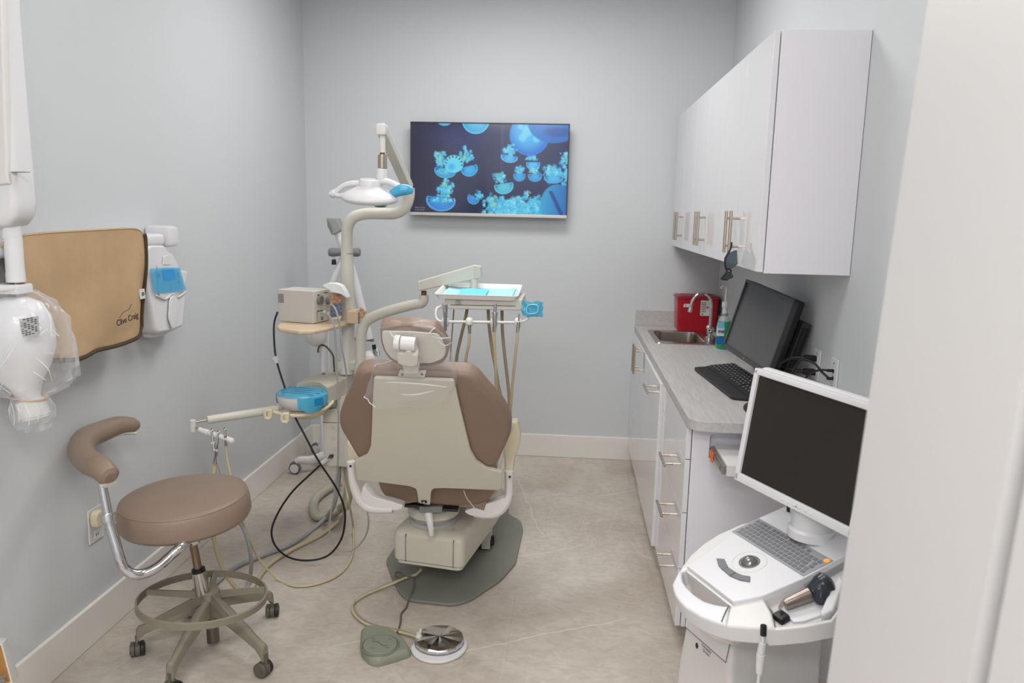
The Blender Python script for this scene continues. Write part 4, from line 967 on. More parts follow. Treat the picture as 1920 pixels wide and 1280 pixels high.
# seat
sn = V((-0.035, -0.045, 1)).normalized(); so = V((SS.x, SS.y, .505))
sm = MB(FR(so, (1, 0, .035), (0, 1, .045), sn))
sm.lathe([(0, 0), (.195, 0), (.216, .006), (.224, .02), (.2225, .06), (.217, .084), (.210, .093), (.195, .099), (.15, .104), (.08, .106), (0, .107)], seg=64)
se = obj('seat', sm, M_vinyl2, t, angle=60)
obj('seam', MB(FR(so, (1, 0, .035), (0, 1, .045), sn)).torus((0, 0, .0905), .2125, .0022, seg=64, rs=6), M_vinyl2, se)
obj('seat_plate', MB(FR(so, (1, 0, .035), (0, 1, .045), sn)).lathe([(0, -.02), (.06, -.02), (.11, -.004), (.19, 0), (0, 0)]), M_black2, t)
obj('lever', MB().tube([V(p) for p in ((0.434,-2.651,0.549),(0.329,-2.625,0.507),(0.308,-2.656,0.516))], [.006, .009, .011], 10), M_cream, t)
cl = V((0.519,-2.69,0.527)); cl = on(.87)
obj('clamp', MB().cyl(on(.80), on(.93), 0.0265, e=.003), M_chrome, t)
def dcam(p): return (V(p)-V((1.729, -5.044, 1.62))).dot(F_)
zc_ = dcam(cl)
rt_ = [V(p) for p in ((0.482,-2.696,0.505),(0.451,-2.734,0.477),(0.424,-2.77,0.453),(0.395,-2.794,0.443),(0.372,-2.815,0.45),(0.349,-2.823,0.471),(0.339,-2.828,0.505),(0.318,-2.819,0.568),(0.303,-2.813,0.61))]
obj('back_tube', MB().tube([cl]+rt_, 0.0165, 16), M_chrome, t)
u0_, u1_, u2_ = [V(p) for p in ((0.303,-2.813,0.61),(0.293,-2.807,0.648),(0.271,-2.792,0.751))]
obj('tube_collar', MB().cyl(u0_.lerp(u1_, .3), u1_, 0.0235, e=.003), M_chrome, t)
obj('upright', MB().cyl(u0_, u2_, 0.0145), M_chrome, t)
ar = [V(p) for p in ((0.3,-2.797,0.767),(0.264,-2.777,0.785),(0.189,-2.721,0.784),(0.104,-2.634,0.791),(0.056,-2.534,0.801),(0.052,-2.433,0.799),(0.067,-2.351,0.799),(0.091,-2.3,0.788))]
ar = [V((max(p.x, .05), p.y, p.z)) for p in ar]
obj('armrest', MB().tube([ar[0]+(ar[0]-ar[1])*.25]+ar+[ar[-1]+(ar[-1]-ar[-2])*.4], [.018, .034, .038, .040, .041, .041, .039, .036, .030, .016], 18, flat=(1.0, 1.0, (0, 0, 1))), M_vinyl2, t, angle=60)
lo_ = [p+V((0, 0, -.028)) for p in ar]
obj('armrest_plate', MB().tube(lo_, .02, 12, flat=(.4, 1.3, (0, 0, 1))), M_shell2, t)

# ================================================================ dental chair
bU = V((0, -0.503, 0.864)); bN = V((0, -0.864, -0.503))
t = thing('dental_chair', 'taupe dental chair seen from behind, with a beige back shell', 'dental chair', (1.25, -1.7, 0))
pl = [V(p) for p in ((0.929,-1.715,0.012),(0.995,-1.875,0.012),(1.064,-2.02,0.012),(1.114,-2.068,0.012),(1.301,-2.085,0.012),(1.365,-2.039,0.012),(1.479,-1.837,0.012),(1.532,-1.664,0.012),(1.543,-1.275,0.012),(1.525,-1.167,0.012),(1.446,-1.076,0.012))]
pl += [V((1.45, -0.98, .012)), V((1.05, -0.98, .012)), V((.965, -1.2, .012))]
obj('base_plate', MB().prism(rnd([V((p.x, p.y, 0.001)) for p in pl], .03, 4), (0, 0, 0.014), 0.004), M_plate, t)
# pump box
f1, f2, b1_, = [V(p) for p in ((1.014,-1.953,0.13),(1.33,-2.011,0.13),(1.368,-1.65,0.13))]
dx_ = (f2-f1).normalized(); dy_ = V((-dx_.y, dx_.x, 0))
FB = FR(f1, dx_, dy_, (0, 0, 1)); Wb = (f2-f1).length
def pb_(z, i, y0=0, r=.035): return [FB @ p for p in rnd([V((i, y0+i, z)), V((Wb-i, y0+i, z)), V((Wb-i, .62, z)), V((i, .62, z))], [r, r, .02, .02], 6)]
m = MB(); m.loft([pb_(.0, .012), pb_(.008, .002), pb_(.11, .0), pb_(.135, .008, .006), pb_(.148, .03, .02)])
pbx = obj('pump_cover', m, M_shell, t, angle=50)
pn = MB(FB); x0_, x1_ = Wb*.19, Wb*.86
obj('cover_seam', MB(FB).bx(x0_, x0_+.0022, -.0012, .03, .004, .126), M_gap, pbx); obj('cover_seam', MB(FB).bx(x1_, x1_+.0022, -.0012, .03, .004, .126), M_gap, pbx)
for (u, v) in ((x0_+.03, .10), (x1_-.02, .10)): obj('screw', MB(FB).lathe([(0, 0), (.004, 0), (.004, .001), (0, .001)], (u, .06, .147), (0, 0, 1), 10), M_grey, pbx)
obj('skirt', MB(FB).prism(rnd([V((.012, .012, -.012)), V((Wb-.012, .012, -.012)), V((Wb-.012, .6, -.012)), V((.012, .6, -.012))], .03), (0, 0, .014)), M_shell, t)
cb = FB @ V((Wb*.55, .3, 0)); 
cq = V((1.175,-1.9,0.274))
zc_ = .13+.14
ctr = V((cq.x, -1.85, 0))
lf = MB(); lf.box((ctr.x+.02, -1.6, .1), (.18, .3, .17), .01); obj('lift_base', lf, M_shell, t)
obj('swivel_ring', MB().lathe([(0, .27), (.10, .27), (.105, .277), (.105, .292), (.09, .297), (.09, .308), (0, .308)], ctr, seg=40), mat('clear grey ring', (172, 172, 168), .25), t)
obj('swivel_disc', MB().lathe([(0, .312), (.105, .312), (.112, .32), (.112, .352), (.105, .36), (0, .36)], ctr, seg=40), M_shell2, t)
lv = [V(p) for p in ((1.183,-2.02,0.379),(1.193,-2.04,0.35),(1.2,-2.05,0.32),(1.201,-2.045,0.294))]
obj('swivel_lever', MB().tube(lv, [.017, .014, .011, .010], 12, flat=(1, .7, (1, 0, 0))), M_arm, t)
obj('seat_carriage', MB().box((ctr.x, -1.80, .385), (.20, .2, .045), .008), M_black2, t)
fq = [V(p) for p in ((1.147,-2.03,0.409),(1.242,-2.03,0.414),(1.243,-2.03,0.388),(1.147,-2.03,0.383))]
obj('hinge_block', MB().prism(fq, (0, .05, 0), .002), M_grey, t)
for u0, u1 in (((1.082,-2.02,0.411), (1.163,-2.02,0.399)), ((1.225,-2.02,0.402), (1.306,-2.02,0.39))):
    u0, u1 = V(u0), V(u1); obj('hinge_plate', MB().bx(u0.x, u1.x, -2.02, -1.95, u1.z, u0.z, .002), M_black2, t)
# seat (runs away from the viewer)
sf = MB(); scx = 1.235
sf.surf(lambda a, b2: (scx-.01+(a-.5)*.42*(1-.1*b2), -2.02+b2*1.25, .475+.035*math.sin(PI*a)+.02*b2*b2), 16, 14, .075)
obj('seat', sf, M_vinyl, t)
obj('seat_pan', MB().bx(scx-.2, scx+.2, -1.98, -.95, .395, .43, .01), M_shell, t)
# lumbar roll under the back shell
lq = [V(p) for p in ((0.979,-2.096,0.552),(0.982,-2.057,0.485),(0.992,-2.03,0.44),(1.077,-2.014,0.412),(1.181,-2.009,0.403),(1.33,-2.008,0.401),(1.391,-2.015,0.414),(1.438,-2.032,0.443),(1.461,-2.054,0.481),(1.47,-2.088,0.538),(1.467,-2.119,0.593),(1.236,-2.13,0.611))]
obj('lower_cushion', MB().prism(rnd(lq, .06, 5), -bN*.10, .03), M_vinyl, t, angle=60)
sr = [V(p) for p in ((1.343,-2.117,0.521),(1.353,-2.094,0.482),(1.38,-2.065,0.432))]
obj('piping', MB().tube(sr, .0022, 6), M_cream, t)
# upholstered back
up_ = [V(p) for p in ((1.018,-2.427,1.061),(0.99,-2.415,1.041),(0.956,-2.374,0.97),(0.917,-2.335,0.903),(0.894,-2.307,0.855),(0.888,-2.273,0.797),(0.907,-2.239,0.739),(0.932,-2.187,0.65),(0.984,-2.165,0.611),(1.356,-2.159,0.601),(1.464,-2.181,0.639),(1.483,-2.194,0.661),(1.52,-2.248,0.754),(1.539,-2.282,0.812),(1.538,-2.31,0.861),(1.513,-2.344,0.92),(1.456,-2.39,0.997),(1.418,-2.42,1.05),(1.379,-2.428,1.064),(1.203,-2.427,1.062))]
obj('backrest', MB().prism(rnd(up_, .03, 4), -bN*.075, .026, 4), M_vinyl, t, angle=60)
# hard shell
sh = [V(p) for p in ((1.062,-2.433,1.037),(1.04,-2.369,0.926),(1.014,-2.286,0.784),(1.002,-2.254,0.729),(0.981,-2.23,0.687),(0.953,-2.219,0.668),(0.927,-2.213,0.658),(0.918,-2.154,0.557),(1.022,-2.149,0.549),(1.129,-2.142,0.537),(1.152,-2.137,0.527),(1.156,-2.126,0.509),(1.155,-2.09,0.448),(1.202,-2.086,0.44),(1.213,-2.128,0.512),(1.225,-2.139,0.531),(1.271,-2.142,0.536),(1.485,-2.143,0.538),(1.496,-2.149,0.549),(1.503,-2.197,0.632),(1.442,-2.206,0.647),(1.406,-2.225,0.679),(1.385,-2.255,0.73),(1.369,-2.325,0.85),(1.357,-2.378,0.941),(1.347,-2.428,1.028),(1.344,-2.435,1.039),(1.204,-2.435,1.04))]
shp = rnd(sh, .008, 3)
shell = obj('back_shell', MB().prism(shp, -bN*.016, .004), M_shell, t, angle=50)
lx = [V(p) for p in ((1.18,-2.1,0.461),)][0]
obj('hinge_latch', MB(FR(lx, (1, 0, 0), -bN, bU)).box((0, -.001, 0), (.022, .004, .014), .001), M_black, shell)
obj('latch_slot', MB(FR(lx, (1, 0, 0), -bN, bU)).box((0, -.0035, 0), (.008, .002, .007), .001), M_label, shell)
# headrest
hr = [V(p) for p in ((1.106,-2.525,1.231),(1.118,-2.53,1.239),(1.212,-2.533,1.244),(1.293,-2.527,1.234),(1.305,-2.52,1.221),(1.329,-2.493,1.175),(1.334,-2.479,1.151),(1.323,-2.461,1.12),(1.305,-2.449,1.099),(1.26,-2.441,1.086),(1.21,-2.441,1.085),(1.154,-2.442,1.088),(1.121,-2.454,1.108),(1.106,-2.474,1.142),(1.102,-2.495,1.178))]
obj('headrest_cushion', MB().prism(rnd(hr, .012, 4), -bN*.05, .016), M_vinyl, t, angle=60)
hp = [V(p) for p in ((1.114,-2.525,1.218),(1.21,-2.526,1.22),(1.301,-2.523,1.215),(1.315,-2.511,1.194),(1.326,-2.489,1.157),(1.32,-2.476,1.133),(1.305,-2.466,1.117),(1.268,-2.457,1.101),(1.163,-2.455,1.098),(1.132,-2.466,1.116),(1.116,-2.482,1.144),(1.11,-2.503,1.18))]
hsh = obj('headrest_shell', MB().prism(rnd(hp, .01, 4), -bN*.01, .003), M_shell2, t)
a0, a1, a2 = [V(p) for p in ((1.164,-2.558,1.188),(1.185,-2.558,1.187),(1.235,-2.556,1.184))]
m = MB(); m.cyl(a0, a1+(a1-a0)*-.03, .026, e=.004); m.cyl(a1, a2, .024, e=.004); obj('headrest_pivot', m, M_white, t)
kp = [V(p) for p in ((1.174,-2.566,1.152),(1.187,-2.568,1.155),(1.196,-2.565,1.15),(1.209,-2.573,1.163),(1.22,-2.572,1.162),(1.228,-2.565,1.149),(1.242,-2.564,1.148),(1.243,-2.556,1.135),(1.238,-2.542,1.11),(1.218,-2.538,1.103),(1.187,-2.541,1.108),(1.172,-2.544,1.114))]
obj('headrest_knob', MB().prism(rnd(kp, .006, 4), -bN*.03, .006), M_shell2, t)
obj('pivot_arm', MB().tube([V(p) for p in ((1.22,-2.547,1.188),(1.226,-2.535,1.168),(1.23,-2.519,1.141))], .012, 10), M_white, t)
st_ = [V(p) for p in ((1.18,-2.508,1.102),(1.236,-2.508,1.101),(1.23,-2.489,1.069),(1.182,-2.489,1.069))]
obj('headrest_stem', MB().prism(rnd(st_, .004), -bN*.045, .003), M_shell2, t)
sp_ = [V(p) for p in ((1.161,-2.463,1.071),(1.253,-2.463,1.072),(1.245,-2.45,1.049),(1.151,-2.45,1.05))]
hb_ = obj('headrest_plate', MB().prism(rnd(sp_, .004), -bN*.012, .002), M_shell2, t)
for q in ((1.169,-2.458,1.059),(1.238,-2.461,1.064)): obj('screw', MB().lathe([(0, 0), (.005, 0), (.005, .002), (0, .002)], q, bN, 10), M_grey, hb_)
# armrests
yA = -2.03
def armtube(pts, plate, cush, nm):
    a = obj('arm_frame', MB().tube([V(p) for p in pts], [.019, .019, .0195, .021, .022, .021, .018], 16, flat=(1.0, .9, (0, 1, 0))), M_arm, t, angle=60)
    obj('mounting_plate', MB().prism(rnd([V(p) for p in plate], .012), (0, .05, 0), .006), M_arm, a)
    c = obj('armrest_pad', MB().prism(rnd([V(p) for p in cush], .012, 4), (0, .06, 0), .010), M_cream, t, angle=60)
    return a
a = armtube(((1.515,-2.0,0.572),(1.516,-2.0,0.509),(1.515,-2.0,0.464),(1.494,-2.0,0.413),(1.46,-2.0,0.386),(1.416,-2.0,0.379),(1.373,-2.0,0.382)),
        ((1.331,-2.02,0.394),(1.375,-2.02,0.414),(1.443,-2.02,0.439),(1.502,-2.02,0.461),(1.513,-2.02,0.426),(1.47,-2.02,0.389),(1.41,-2.02,0.375),(1.358,-2.02,0.377)),
        ((1.513,-1.99,0.779),(1.544,-1.99,0.781),(1.551,-1.99,0.752),(1.558,-1.99,0.721),(1.552,-1.99,0.672),(1.534,-1.99,0.614),(1.531,-1.99,0.562),(1.495,-1.99,0.567),(1.492,-1.99,0.621),(1.488,-1.99,0.656),(1.508,-1.99,0.71),(1.521,-1.99,0.737)), 'r')
obj('screw', MB().lathe([(0, 0), (.005, 0), (.005, .002), (0, .002)], (1.519,-2.021,0.554), (0, -1, 0), 10), M_ink, a)
a = armtube(((0.888,-2.12,0.622),(0.892,-2.12,0.556),(0.9,-2.12,0.513),(0.92,-2.12,0.466),(0.954,-2.12,0.435),(1.006,-2.12,0.428),(1.057,-2.12,0.431)),
        ((0.937,-2.13,0.527),(0.983,-2.13,0.477),(1.051,-2.13,0.466),(1.102,-2.13,0.452),(1.093,-2.13,0.434),(1.042,-2.13,0.423),(0.974,-2.13,0.431),(0.923,-2.13,0.461)),
        ((0.853,-2.06,0.689),(0.88,-2.06,0.65),(0.902,-2.06,0.605),(0.862,-2.06,0.6),(0.857,-2.06,0.64)), 'l')
obj('screw', MB().lathe([(0, 0), (.005, 0), (.005, .002), (0, .002)], (0.891,-2.141,0.61), (0, -1, 0), 10), M_ink, a)
pk = [V(p) for p in ((1.482,-1.98,0.55),(1.494,-1.98,0.559),(1.499,-1.98,0.501),(1.489,-1.98,0.475),(1.478,-1.98,0.5))]
obj('arm_pivot', MB().prism(rnd(pk, .006), (0, .05, 0), .004), M_arm, t)
lq2 = V((1.378,-1.564,0.015))
m = MB(); m.box((lq2.x, -1.54, .20), (.04, .028, .36), .002); m.box((lq2.x+.018, -1.50, .16), (.012, .05, .28), .002)
obj('support_post', m, M_shell2, t)
m = MB(); m.box((lq2.x-.02, -1.50, .04), (.10, .07, .03), .004); m.cyl((lq2.x+.03, -1.52, .03), (lq2.x+.03, -1.52, .075), .009); m.cyl((lq2.x-.05, -1.50, .06), (lq2.x-.09, -1.50, .09), .008); obj('valve_block', m, M_black2, t)
# clear cover on the headrest
hbag = thing('headrest_cover', 'clear plastic cover draped over the headrest of the dental chair', 'plastic cover', hr[0])
fr_ = [V(p) for p in ((1.135,-2.655,1.254),(1.101,-2.603,1.164),(1.06,-2.511,1.007))]+[V(p) for p in ((1.303,-2.655,1.255),(1.364,-2.622,1.198),(1.371,-2.55,1.074))]
rowsL = [V(p) for p in ((1.109,-2.527,1.234),(1.1,-2.509,1.202),(1.089,-2.487,1.166),(1.073,-2.458,1.116),(1.057,-2.429,1.064),(1.039,-2.398,1.011),(1.025,-2.375,0.972))]
rowsR = [V(p) for p in ((1.294,-2.53,1.239),(1.315,-2.513,1.21),(1.336,-2.493,1.175),(1.341,-2.465,1.127),(1.35,-2.436,1.077),(1.351,-2.413,1.038),(1.336,-2.393,1.004))]
rg = []
sagd = [.055, .085, .10, .105, .09, .075, .06]
random.seed(4)
for i in range(7):
    L_, R__ = rowsL[i], rowsR[i]; c = (L_+R__)/2; hw = (R__-L_).length/2; ex_ = (R__-L_).normalized()
    r = []
    for k in range(60):
        a = 2*PI*k/60
        w = 1+0.03*math.sin(a*7+i*1.9)+.02*math.sin(a*15+i)
        dep = sagd[i]*(1 if math.sin(a) > 0 else .75)
        if i >= 5 and math.sin(a) < 0: dep *= .5
        p = c+ex_*(hw*math.copysign(abs(math.cos(a))**.8, math.cos(a))*w)+bN*(dep*math.sin(a)*w+(.0 if i < 5 else .022))
        p += bU*(.006*math.sin(a*5+i)+(-.012 if i == 6 else 0)*math.sin(a))
        r.append(p)
    rg.append(r)
tc_ = sum(rg[0], V())/60+bU*.012
rg = [[p.lerp(tc_, .75)+bU*.004 for p in rg[0]], [p.lerp(tc_, .35)+bU*.002 for p in rg[0]]]+rg
obj('film', MB().loft(rg, True, False), M_bag, hbag, angle=28)
cr1 = [V(p) for p in ((1.301,-2.618,1.221),(1.333,-2.627,1.236),(1.365,-2.619,1.222),(1.34,-2.602,1.194),(1.316,-2.612,1.21))]
m = MB()
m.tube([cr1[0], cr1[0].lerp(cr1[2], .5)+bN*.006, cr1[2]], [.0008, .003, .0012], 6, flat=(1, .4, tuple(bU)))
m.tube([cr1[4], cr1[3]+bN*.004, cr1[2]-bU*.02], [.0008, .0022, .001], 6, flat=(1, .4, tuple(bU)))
obj('crease', m, M_foldglare, hbag)  # fold at the right of the cover, painted as white glare
for (i, k0, k1, w_) in ((2, 1, 6, .0016), (4, 24, 29, .0018), (6, 32, 40, .002), (8, 36, 50, .0022), (8, 22, 30, .002)):
    i = min(i, len(rg)-1)
    obj('crease', MB().tube([rg[i][k]+bN*.001 for k in range(k0, k1+1)], w_, 5), M_foldglare, hbag)  # fold lines of the cover with glare painted in
for q in (((1.126,-2.518,1.043),(1.182,-2.518,1.043),(1.263,-2.516,1.04),(1.332,-2.512,1.033)), ((1.169,-2.473,0.992),(1.216,-2.474,0.993),(1.284,-2.485,1.012)), ((1.163,-2.635,1.24),(1.171,-2.625,1.223),(1.18,-2.618,1.21))):
    obj('crease', MB().tube([V(p) for p in q], [.001, .0045, .002] if len(q) == 3 else [.001, .004, .0035, .001], 6, flat=(1, .5, tuple(bU))), M_foldglare, hbag)  # broader white strips: painted glare on the cover's folds

# ================================================================ dental unit: column, spittoon housing, light post, delivery arm
YP = -1.5
t = thing('dental_unit', 'beige dental unit column with light post, spittoon housing and delivery arm', 'dental unit', (0.66, YP, 0.36))
col = [V(p) for p in ((0.593,-1.57,0.672),(0.603,-1.57,0.688),(0.742,-1.57,0.688),(0.757,-1.57,0.668),(0.749,-1.57,0.401),(0.601,-1.57,0.407))]
m = MB(); m.prism(rnd(col, .012, 3), (0, .14, 0), .014); column_ = obj('column', m, M_shell2, t, angle=50)
obj('cap_seam', MB().prism([V(p) for p in ((0.595,-1.571,0.623),(0.754,-1.571,0.624),(0.754,-1.571,0.622),(0.595,-1.571,0.62))], (0, .004, 0)), M_gap, column_)
for q in ((0.646,-1.571,0.601),(0.645,-1.571,0.544),(0.649,-1.571,0.494)): obj('screw_cover', MB().lathe([(0, 0), (.009, 0), (.008, .002), (0, .003)], q, (0, -1, 0), 16), M_shell, column_)
lk = V((0.634,-1.575,0.458))
m = MB(); m.torus(lk+V((0, -.008, 0)), .008, .002, (0, 1, 0), 16, 6); m.box(lk+V((.006, -.006, .004)), (.014, .012, .012), .002); m.cyl(lk+V((-.012, -.006, -.008)), lk+V((.01, -.006, .006)), .003)
obj('hose_clip', m, mat('dull dark metal', (96, 92, 84), .3, metal=1), column_)
obj('neck', MB().cyl((0.659,-1.5,0.656), (0.665,-1.5,0.741), .045, .04, .004), M_shell2, t)
# spittoon housing: prism seen from above and the side
ht = [V(p) for p in ((0.649,-1.66,0.813),(0.429,-1.45,0.773),(0.445,-1.38,0.79),(0.508,-1.3,0.803),(0.592,-1.25,0.833),(0.67,-1.3,0.845),(0.746,-1.42,0.853))]
zt_ = .845
def hz(p, z): return V((p.x, p.y, z))
cam_o = V((1.729, -5.044, 1.62))
def atz(p, z):
    p = V(p); d = p-cam_o; return cam_o+d*((z-cam_o.z)/d.z)
top_ = [V(p) for p in ((0.659,-1.69,0.82),(0.591,-1.589,0.82),(0.542,-1.562,0.82),(0.499,-1.645,0.82),(0.493,-1.518,0.82),(0.533,-1.377,0.82),(0.573,-1.185,0.82),(0.633,-1.166,0.82),(0.704,-1.265,0.82))]
m = MB(); m.prism(top_, (0, 0, -.085), .006); hs_ = obj('spittoon_housing', m, M_shell, t, angle=50)
low = [V(p) for p in ((0.642,-1.609,0.735),(0.491,-1.367,0.735),(0.573,-1.191,0.735),(0.682,-1.132,0.735),(0.703,-1.413,0.735))]
obj('underside', MB().prism(low, (0, 0, -.035), .01), mat('grey green underside', (148, 148, 134), .5), t)
# bowl
bc = V((0.545,-1.698,0.79)); bc.z = .79
obj('bowl', MB().lathe([(0, -.075), (.05, -.073), (.085, -.062), (.108, -.035), (.113, -.008), (.110, .004), (.102, .006), (.09, -.006), (.05, -.03), (0, -.038)], bc, seg=48), M_white, t, angle=60)
obj('bowl_base', MB().lathe([(0, -.115), (.045, -.112), (.075, -.095), (.088, -.07), (.05, -.065), (0, -.065)], bc+V((.02, .01, 0)), seg=36), M_cream, t)
bl = MB(); 
bl.lathe([(0, .0125), (.05, .0130), (.085, .013), (.1115, .008), (.1150, .003)], bc, seg=48)
bs_a = [math.radians(-82+k*8) for k in range(36)]
bl.loft([[bc+V((r_*math.cos(a), r_*math.sin(a), z_)) for a in bs_a] for r_, z_ in ((.1148, .004), (.1160, -.006), (.1158, -.03), (.111, -.05))], False, False)
fb_ = obj('bowl_film', bl, M_blue, t, label='blue barrier film stretched over the bowl')
fl1 = MB(); rr_a = []
for k in range(14):
    a = math.radians(-80+k*5); rr_a.append(a)
fl1.loft([[bc+V((.1162*math.cos(a), .1162*math.sin(a), -.002)) for a in rr_a], [bc+V((.1165*math.cos(a), .1165*math.sin(a), -.04)) for a in rr_a], [bc+V((.108*math.cos(a), .108*math.sin(a), -.045-.025*math.sin((a-rr_a[0])/(rr_a[-1]-rr_a[0])*PI))) for a in rr_a]], False, False)
obj('film_fold', fl1, M_blue, fb_)
fl2 = MB(); aa = [math.radians(-45+k*6) for k in range(5)]
fl2.loft([[bc+V((.1172*math.cos(a), .1172*math.sin(a), -.004)) for a in aa], [bc+V((.1174*math.cos(a), .1174*math.sin(a), -.038)) for a in aa]], False, False)
obj('film_fold', fl2, M_bluedark, fb_)
for k in range(4):
    y_ = -.06+k*.035; x_ = math.sqrt(.1**2-y_**2)
    obj('film_crease', MB().tube([bc+V((-x_, y_+.015, .0128)), bc+V((0, y_, .0136)), bc+V((x_, y_-.02, .0128))], .0014, 5), M_bluedark, fb_)
# white opening where the film stops
# pipe of the cup filler, valve cylinder
obj('cup_filler', MB().tube([V(p) for p in ((0.596,-1.38,0.82),(0.594,-1.38,0.866),(0.591,-1.38,0.906),(0.577,-1.38,0.929),(0.554,-1.38,0.952),(0.536,-1.38,0.958),(0.524,-1.38,0.952),(0.517,-1.38,0.939),(0.516,-1.38,0.92))], .0046, 10), M_brownsteel, t)
obj('filler_socket', MB().cyl((0.595,-1.38,0.814), (0.595,-1.38,0.828), .007), M_shell2, t)
obj('valve_post', MB().cyl((0.555,-1.42,0.802), (0.554,-1.42,0.828), .0095, .0075), M_grey, t)
# light post
pp = [V(p) for p in ((0.675,-1.42,0.839),(0.678,-1.42,1.091),(0.679,-1.42,1.297),(0.679,-1.42,1.474),(0.684,-1.42,1.536),(0.71,-1.42,1.579),(0.766,-1.42,1.598),(0.845,-1.42,1.601),(0.914,-1.42,1.605),(0.954,-1.42,1.629),(0.974,-1.42,1.674),(0.977,-1.42,1.723))]
obj('light_post', MB().tube(pp, [.032]*3+[.0265]+[.0265]*8, 20, n=10), M_shell2, t, angle=60)
obj('post_seam', MB().torus((0.681,-1.42,1.411), .0272, .0012, seg=28, rs=6), M_gap, t)
obj('post_lower', MB().cyl((0.671,-1.42,0.829), (0.675,-1.42,1.081), .0335, seg=26), M_arm, t)
sb = V((0.702,-1.42,0.872)); obj('post_socket', MB().box((sb.x, -1.40, sb.z), (.16, .1, .045), .008), M_shell2, t)
# delivery arm post
da = [V(p) for p in ((0.76,-1.5,0.875),(0.761,-1.5,0.965),(0.766,-1.5,1.042),(0.788,-1.5,1.096),(0.837,-1.51,1.129),(0.932,-1.53,1.165),(1.036,-1.55,1.195),(1.062,-1.555,1.201),(1.073,-1.556,1.214),(1.074,-1.556,1.239))]
obj('delivery_arm', MB().tube(da, [.0245]*6+[.023]*2+[.0225]*2, 20, n=8), M_shell2, t, angle=60)
obj('arm_socket', MB().cyl((0.76,-1.5,0.828), (0.76,-1.5,0.895), .030, e=.003), M_shell2, t)
obj('arm_pivot', MB().cyl((1.074,-1.556,1.231), (1.074,-1.556,1.258), .0125), M_rust, t, label='rust-stained pivot pin')
fa = [V(p) for p in ((1.053,-1.6,1.303),(1.306,-1.6,1.384),(1.338,-1.6,1.378),(1.341,-1.6,1.33),(1.307,-1.6,1.32),(1.056,-1.6,1.26))]
fx_ = obj('flex_arm', MB().prism(fa, (0, .055, 0), .005), M_shell2, t)
fa2 = [V(p) for p in ((1.309,-1.603,1.384),(1.338,-1.603,1.378),(1.341,-1.603,1.331),(1.308,-1.603,1.322))]
obj('end_cap', MB().prism(fa2, (0, .05, 0), .003), M_shell, fx_)
obj('arm_pivot', MB().cyl((1.305,-1.58,1.308), (1.305,-1.58,1.333), .02), M_shell2, t)

# operating light
t = thing('operating_light', 'white round dental operating light on a swing arm over the chair', 'dental light', V((0.923,-1.9,1.668)))
la, lb_ = V((0.974,-1.42,1.723)), V((0.97,-1.9,1.929))
dl = (lb_-la).normalized()
arm_ = MB(); sdv = dl.cross(V((0, 0, 1))).normalized(); upv = sdv.cross(dl)
def sec(c, w_, h_): return rnd([c-sdv*w_-upv*h_, c+sdv*w_-upv*h_, c+sdv*w_+upv*h_, c-sdv*w_+upv*h_], .008, 3)
arm_.loft([sec(la, .02, .024), sec(lb_, .020, .022)])
obj('spring_arm', arm_, M_shell2, t, angle=50)
obj('arm_strip', MB().loft([[p+sdv*.0208+upv*o_ for p, o_ in ((la.lerp(lb_, .35), -.008), (la.lerp(lb_, .35), .008))]+[la.lerp(lb_, .75)+sdv*.0208+upv*.008, la.lerp(lb_, .75)+sdv*.0208-upv*.008], [p+sdv*.0215+upv*o_ for p, o_ in ((la.lerp(lb_, .35), -.008), (la.lerp(lb_, .35), .008))]+[la.lerp(lb_, .75)+sdv*.0215+upv*.008, la.lerp(lb_, .75)+sdv*.0215-upv*.008]]), mat('pale aqua film', (176, 210, 212), .3), t)
kn = V((0.969,-1.91,1.934))
obj('arm_head', MB().box(kn, (.042, .05, .046), .010), M_arm, t)
k1, k2, k3, k4, k5 = [V(p) for p in ((0.971,-1.91,1.916),(0.971,-1.91,1.845),(0.97,-1.91,1.837),(0.97,-1.91,1.782),(0.967,-1.91,1.74))]
obj('drop_tube', MB().cyl(k1, k2, .0115), M_arm, t)
obj('rusty_collar', MB().cyl(k2+V((0, 0, .006)), k3, .0098), M_rust, t)
obj('steel_sleeve', MB().cyl(k3, k4, .0185, e=.002), mat('satin steel', (170, 162, 150), .3, metal=.9), t)
obj('white_neck', MB().cyl(k4, k5, .0215, .023, .003), M_white2, t)
hc_ = V((0.921,-1.92,1.653))
hx = V((.998, .02, -.045)).normalized(); hzv = V((.05, -.14, .99)).normalized(); hyv = hzv.cross(hx).normalized(); hx = hyv.cross(hzv)
FH = FR(hc_, hx, hyv, hzv)
obj('reflector_housing', MB(FH).lathe([(0, .004), (.085, .002), (.104, -.002), (.113, .006), (.114, .014), (.108, .024), (.09, .038), (.06, .052), (.046, .060), (.044, .082), (.038, .088), (0, .09)], seg=48), M_white2, t, angle=50)
obj('lens_ring', MB(FH).lathe([(0, -.004), (.09, -.006), (.1, -.003), (.104, .003), (0, .003)], seg=40), M_arm, t)
obj('reflector', MB(FH).lathe([(0, -.012), (.05, -.010), (.088, -.0055), (0, -.004)], seg=40), mat('clear lens', (210, 210, 204), .12, spec=.7), t)
gl = FH @ V((.05, -.05, -.008))
obj('green_sensor', MB(FH).lathe([(0, -.012), (.022, -.009), (.028, 0), (0, 0)], (.052, -.045, -.004)), M_greenled, t)
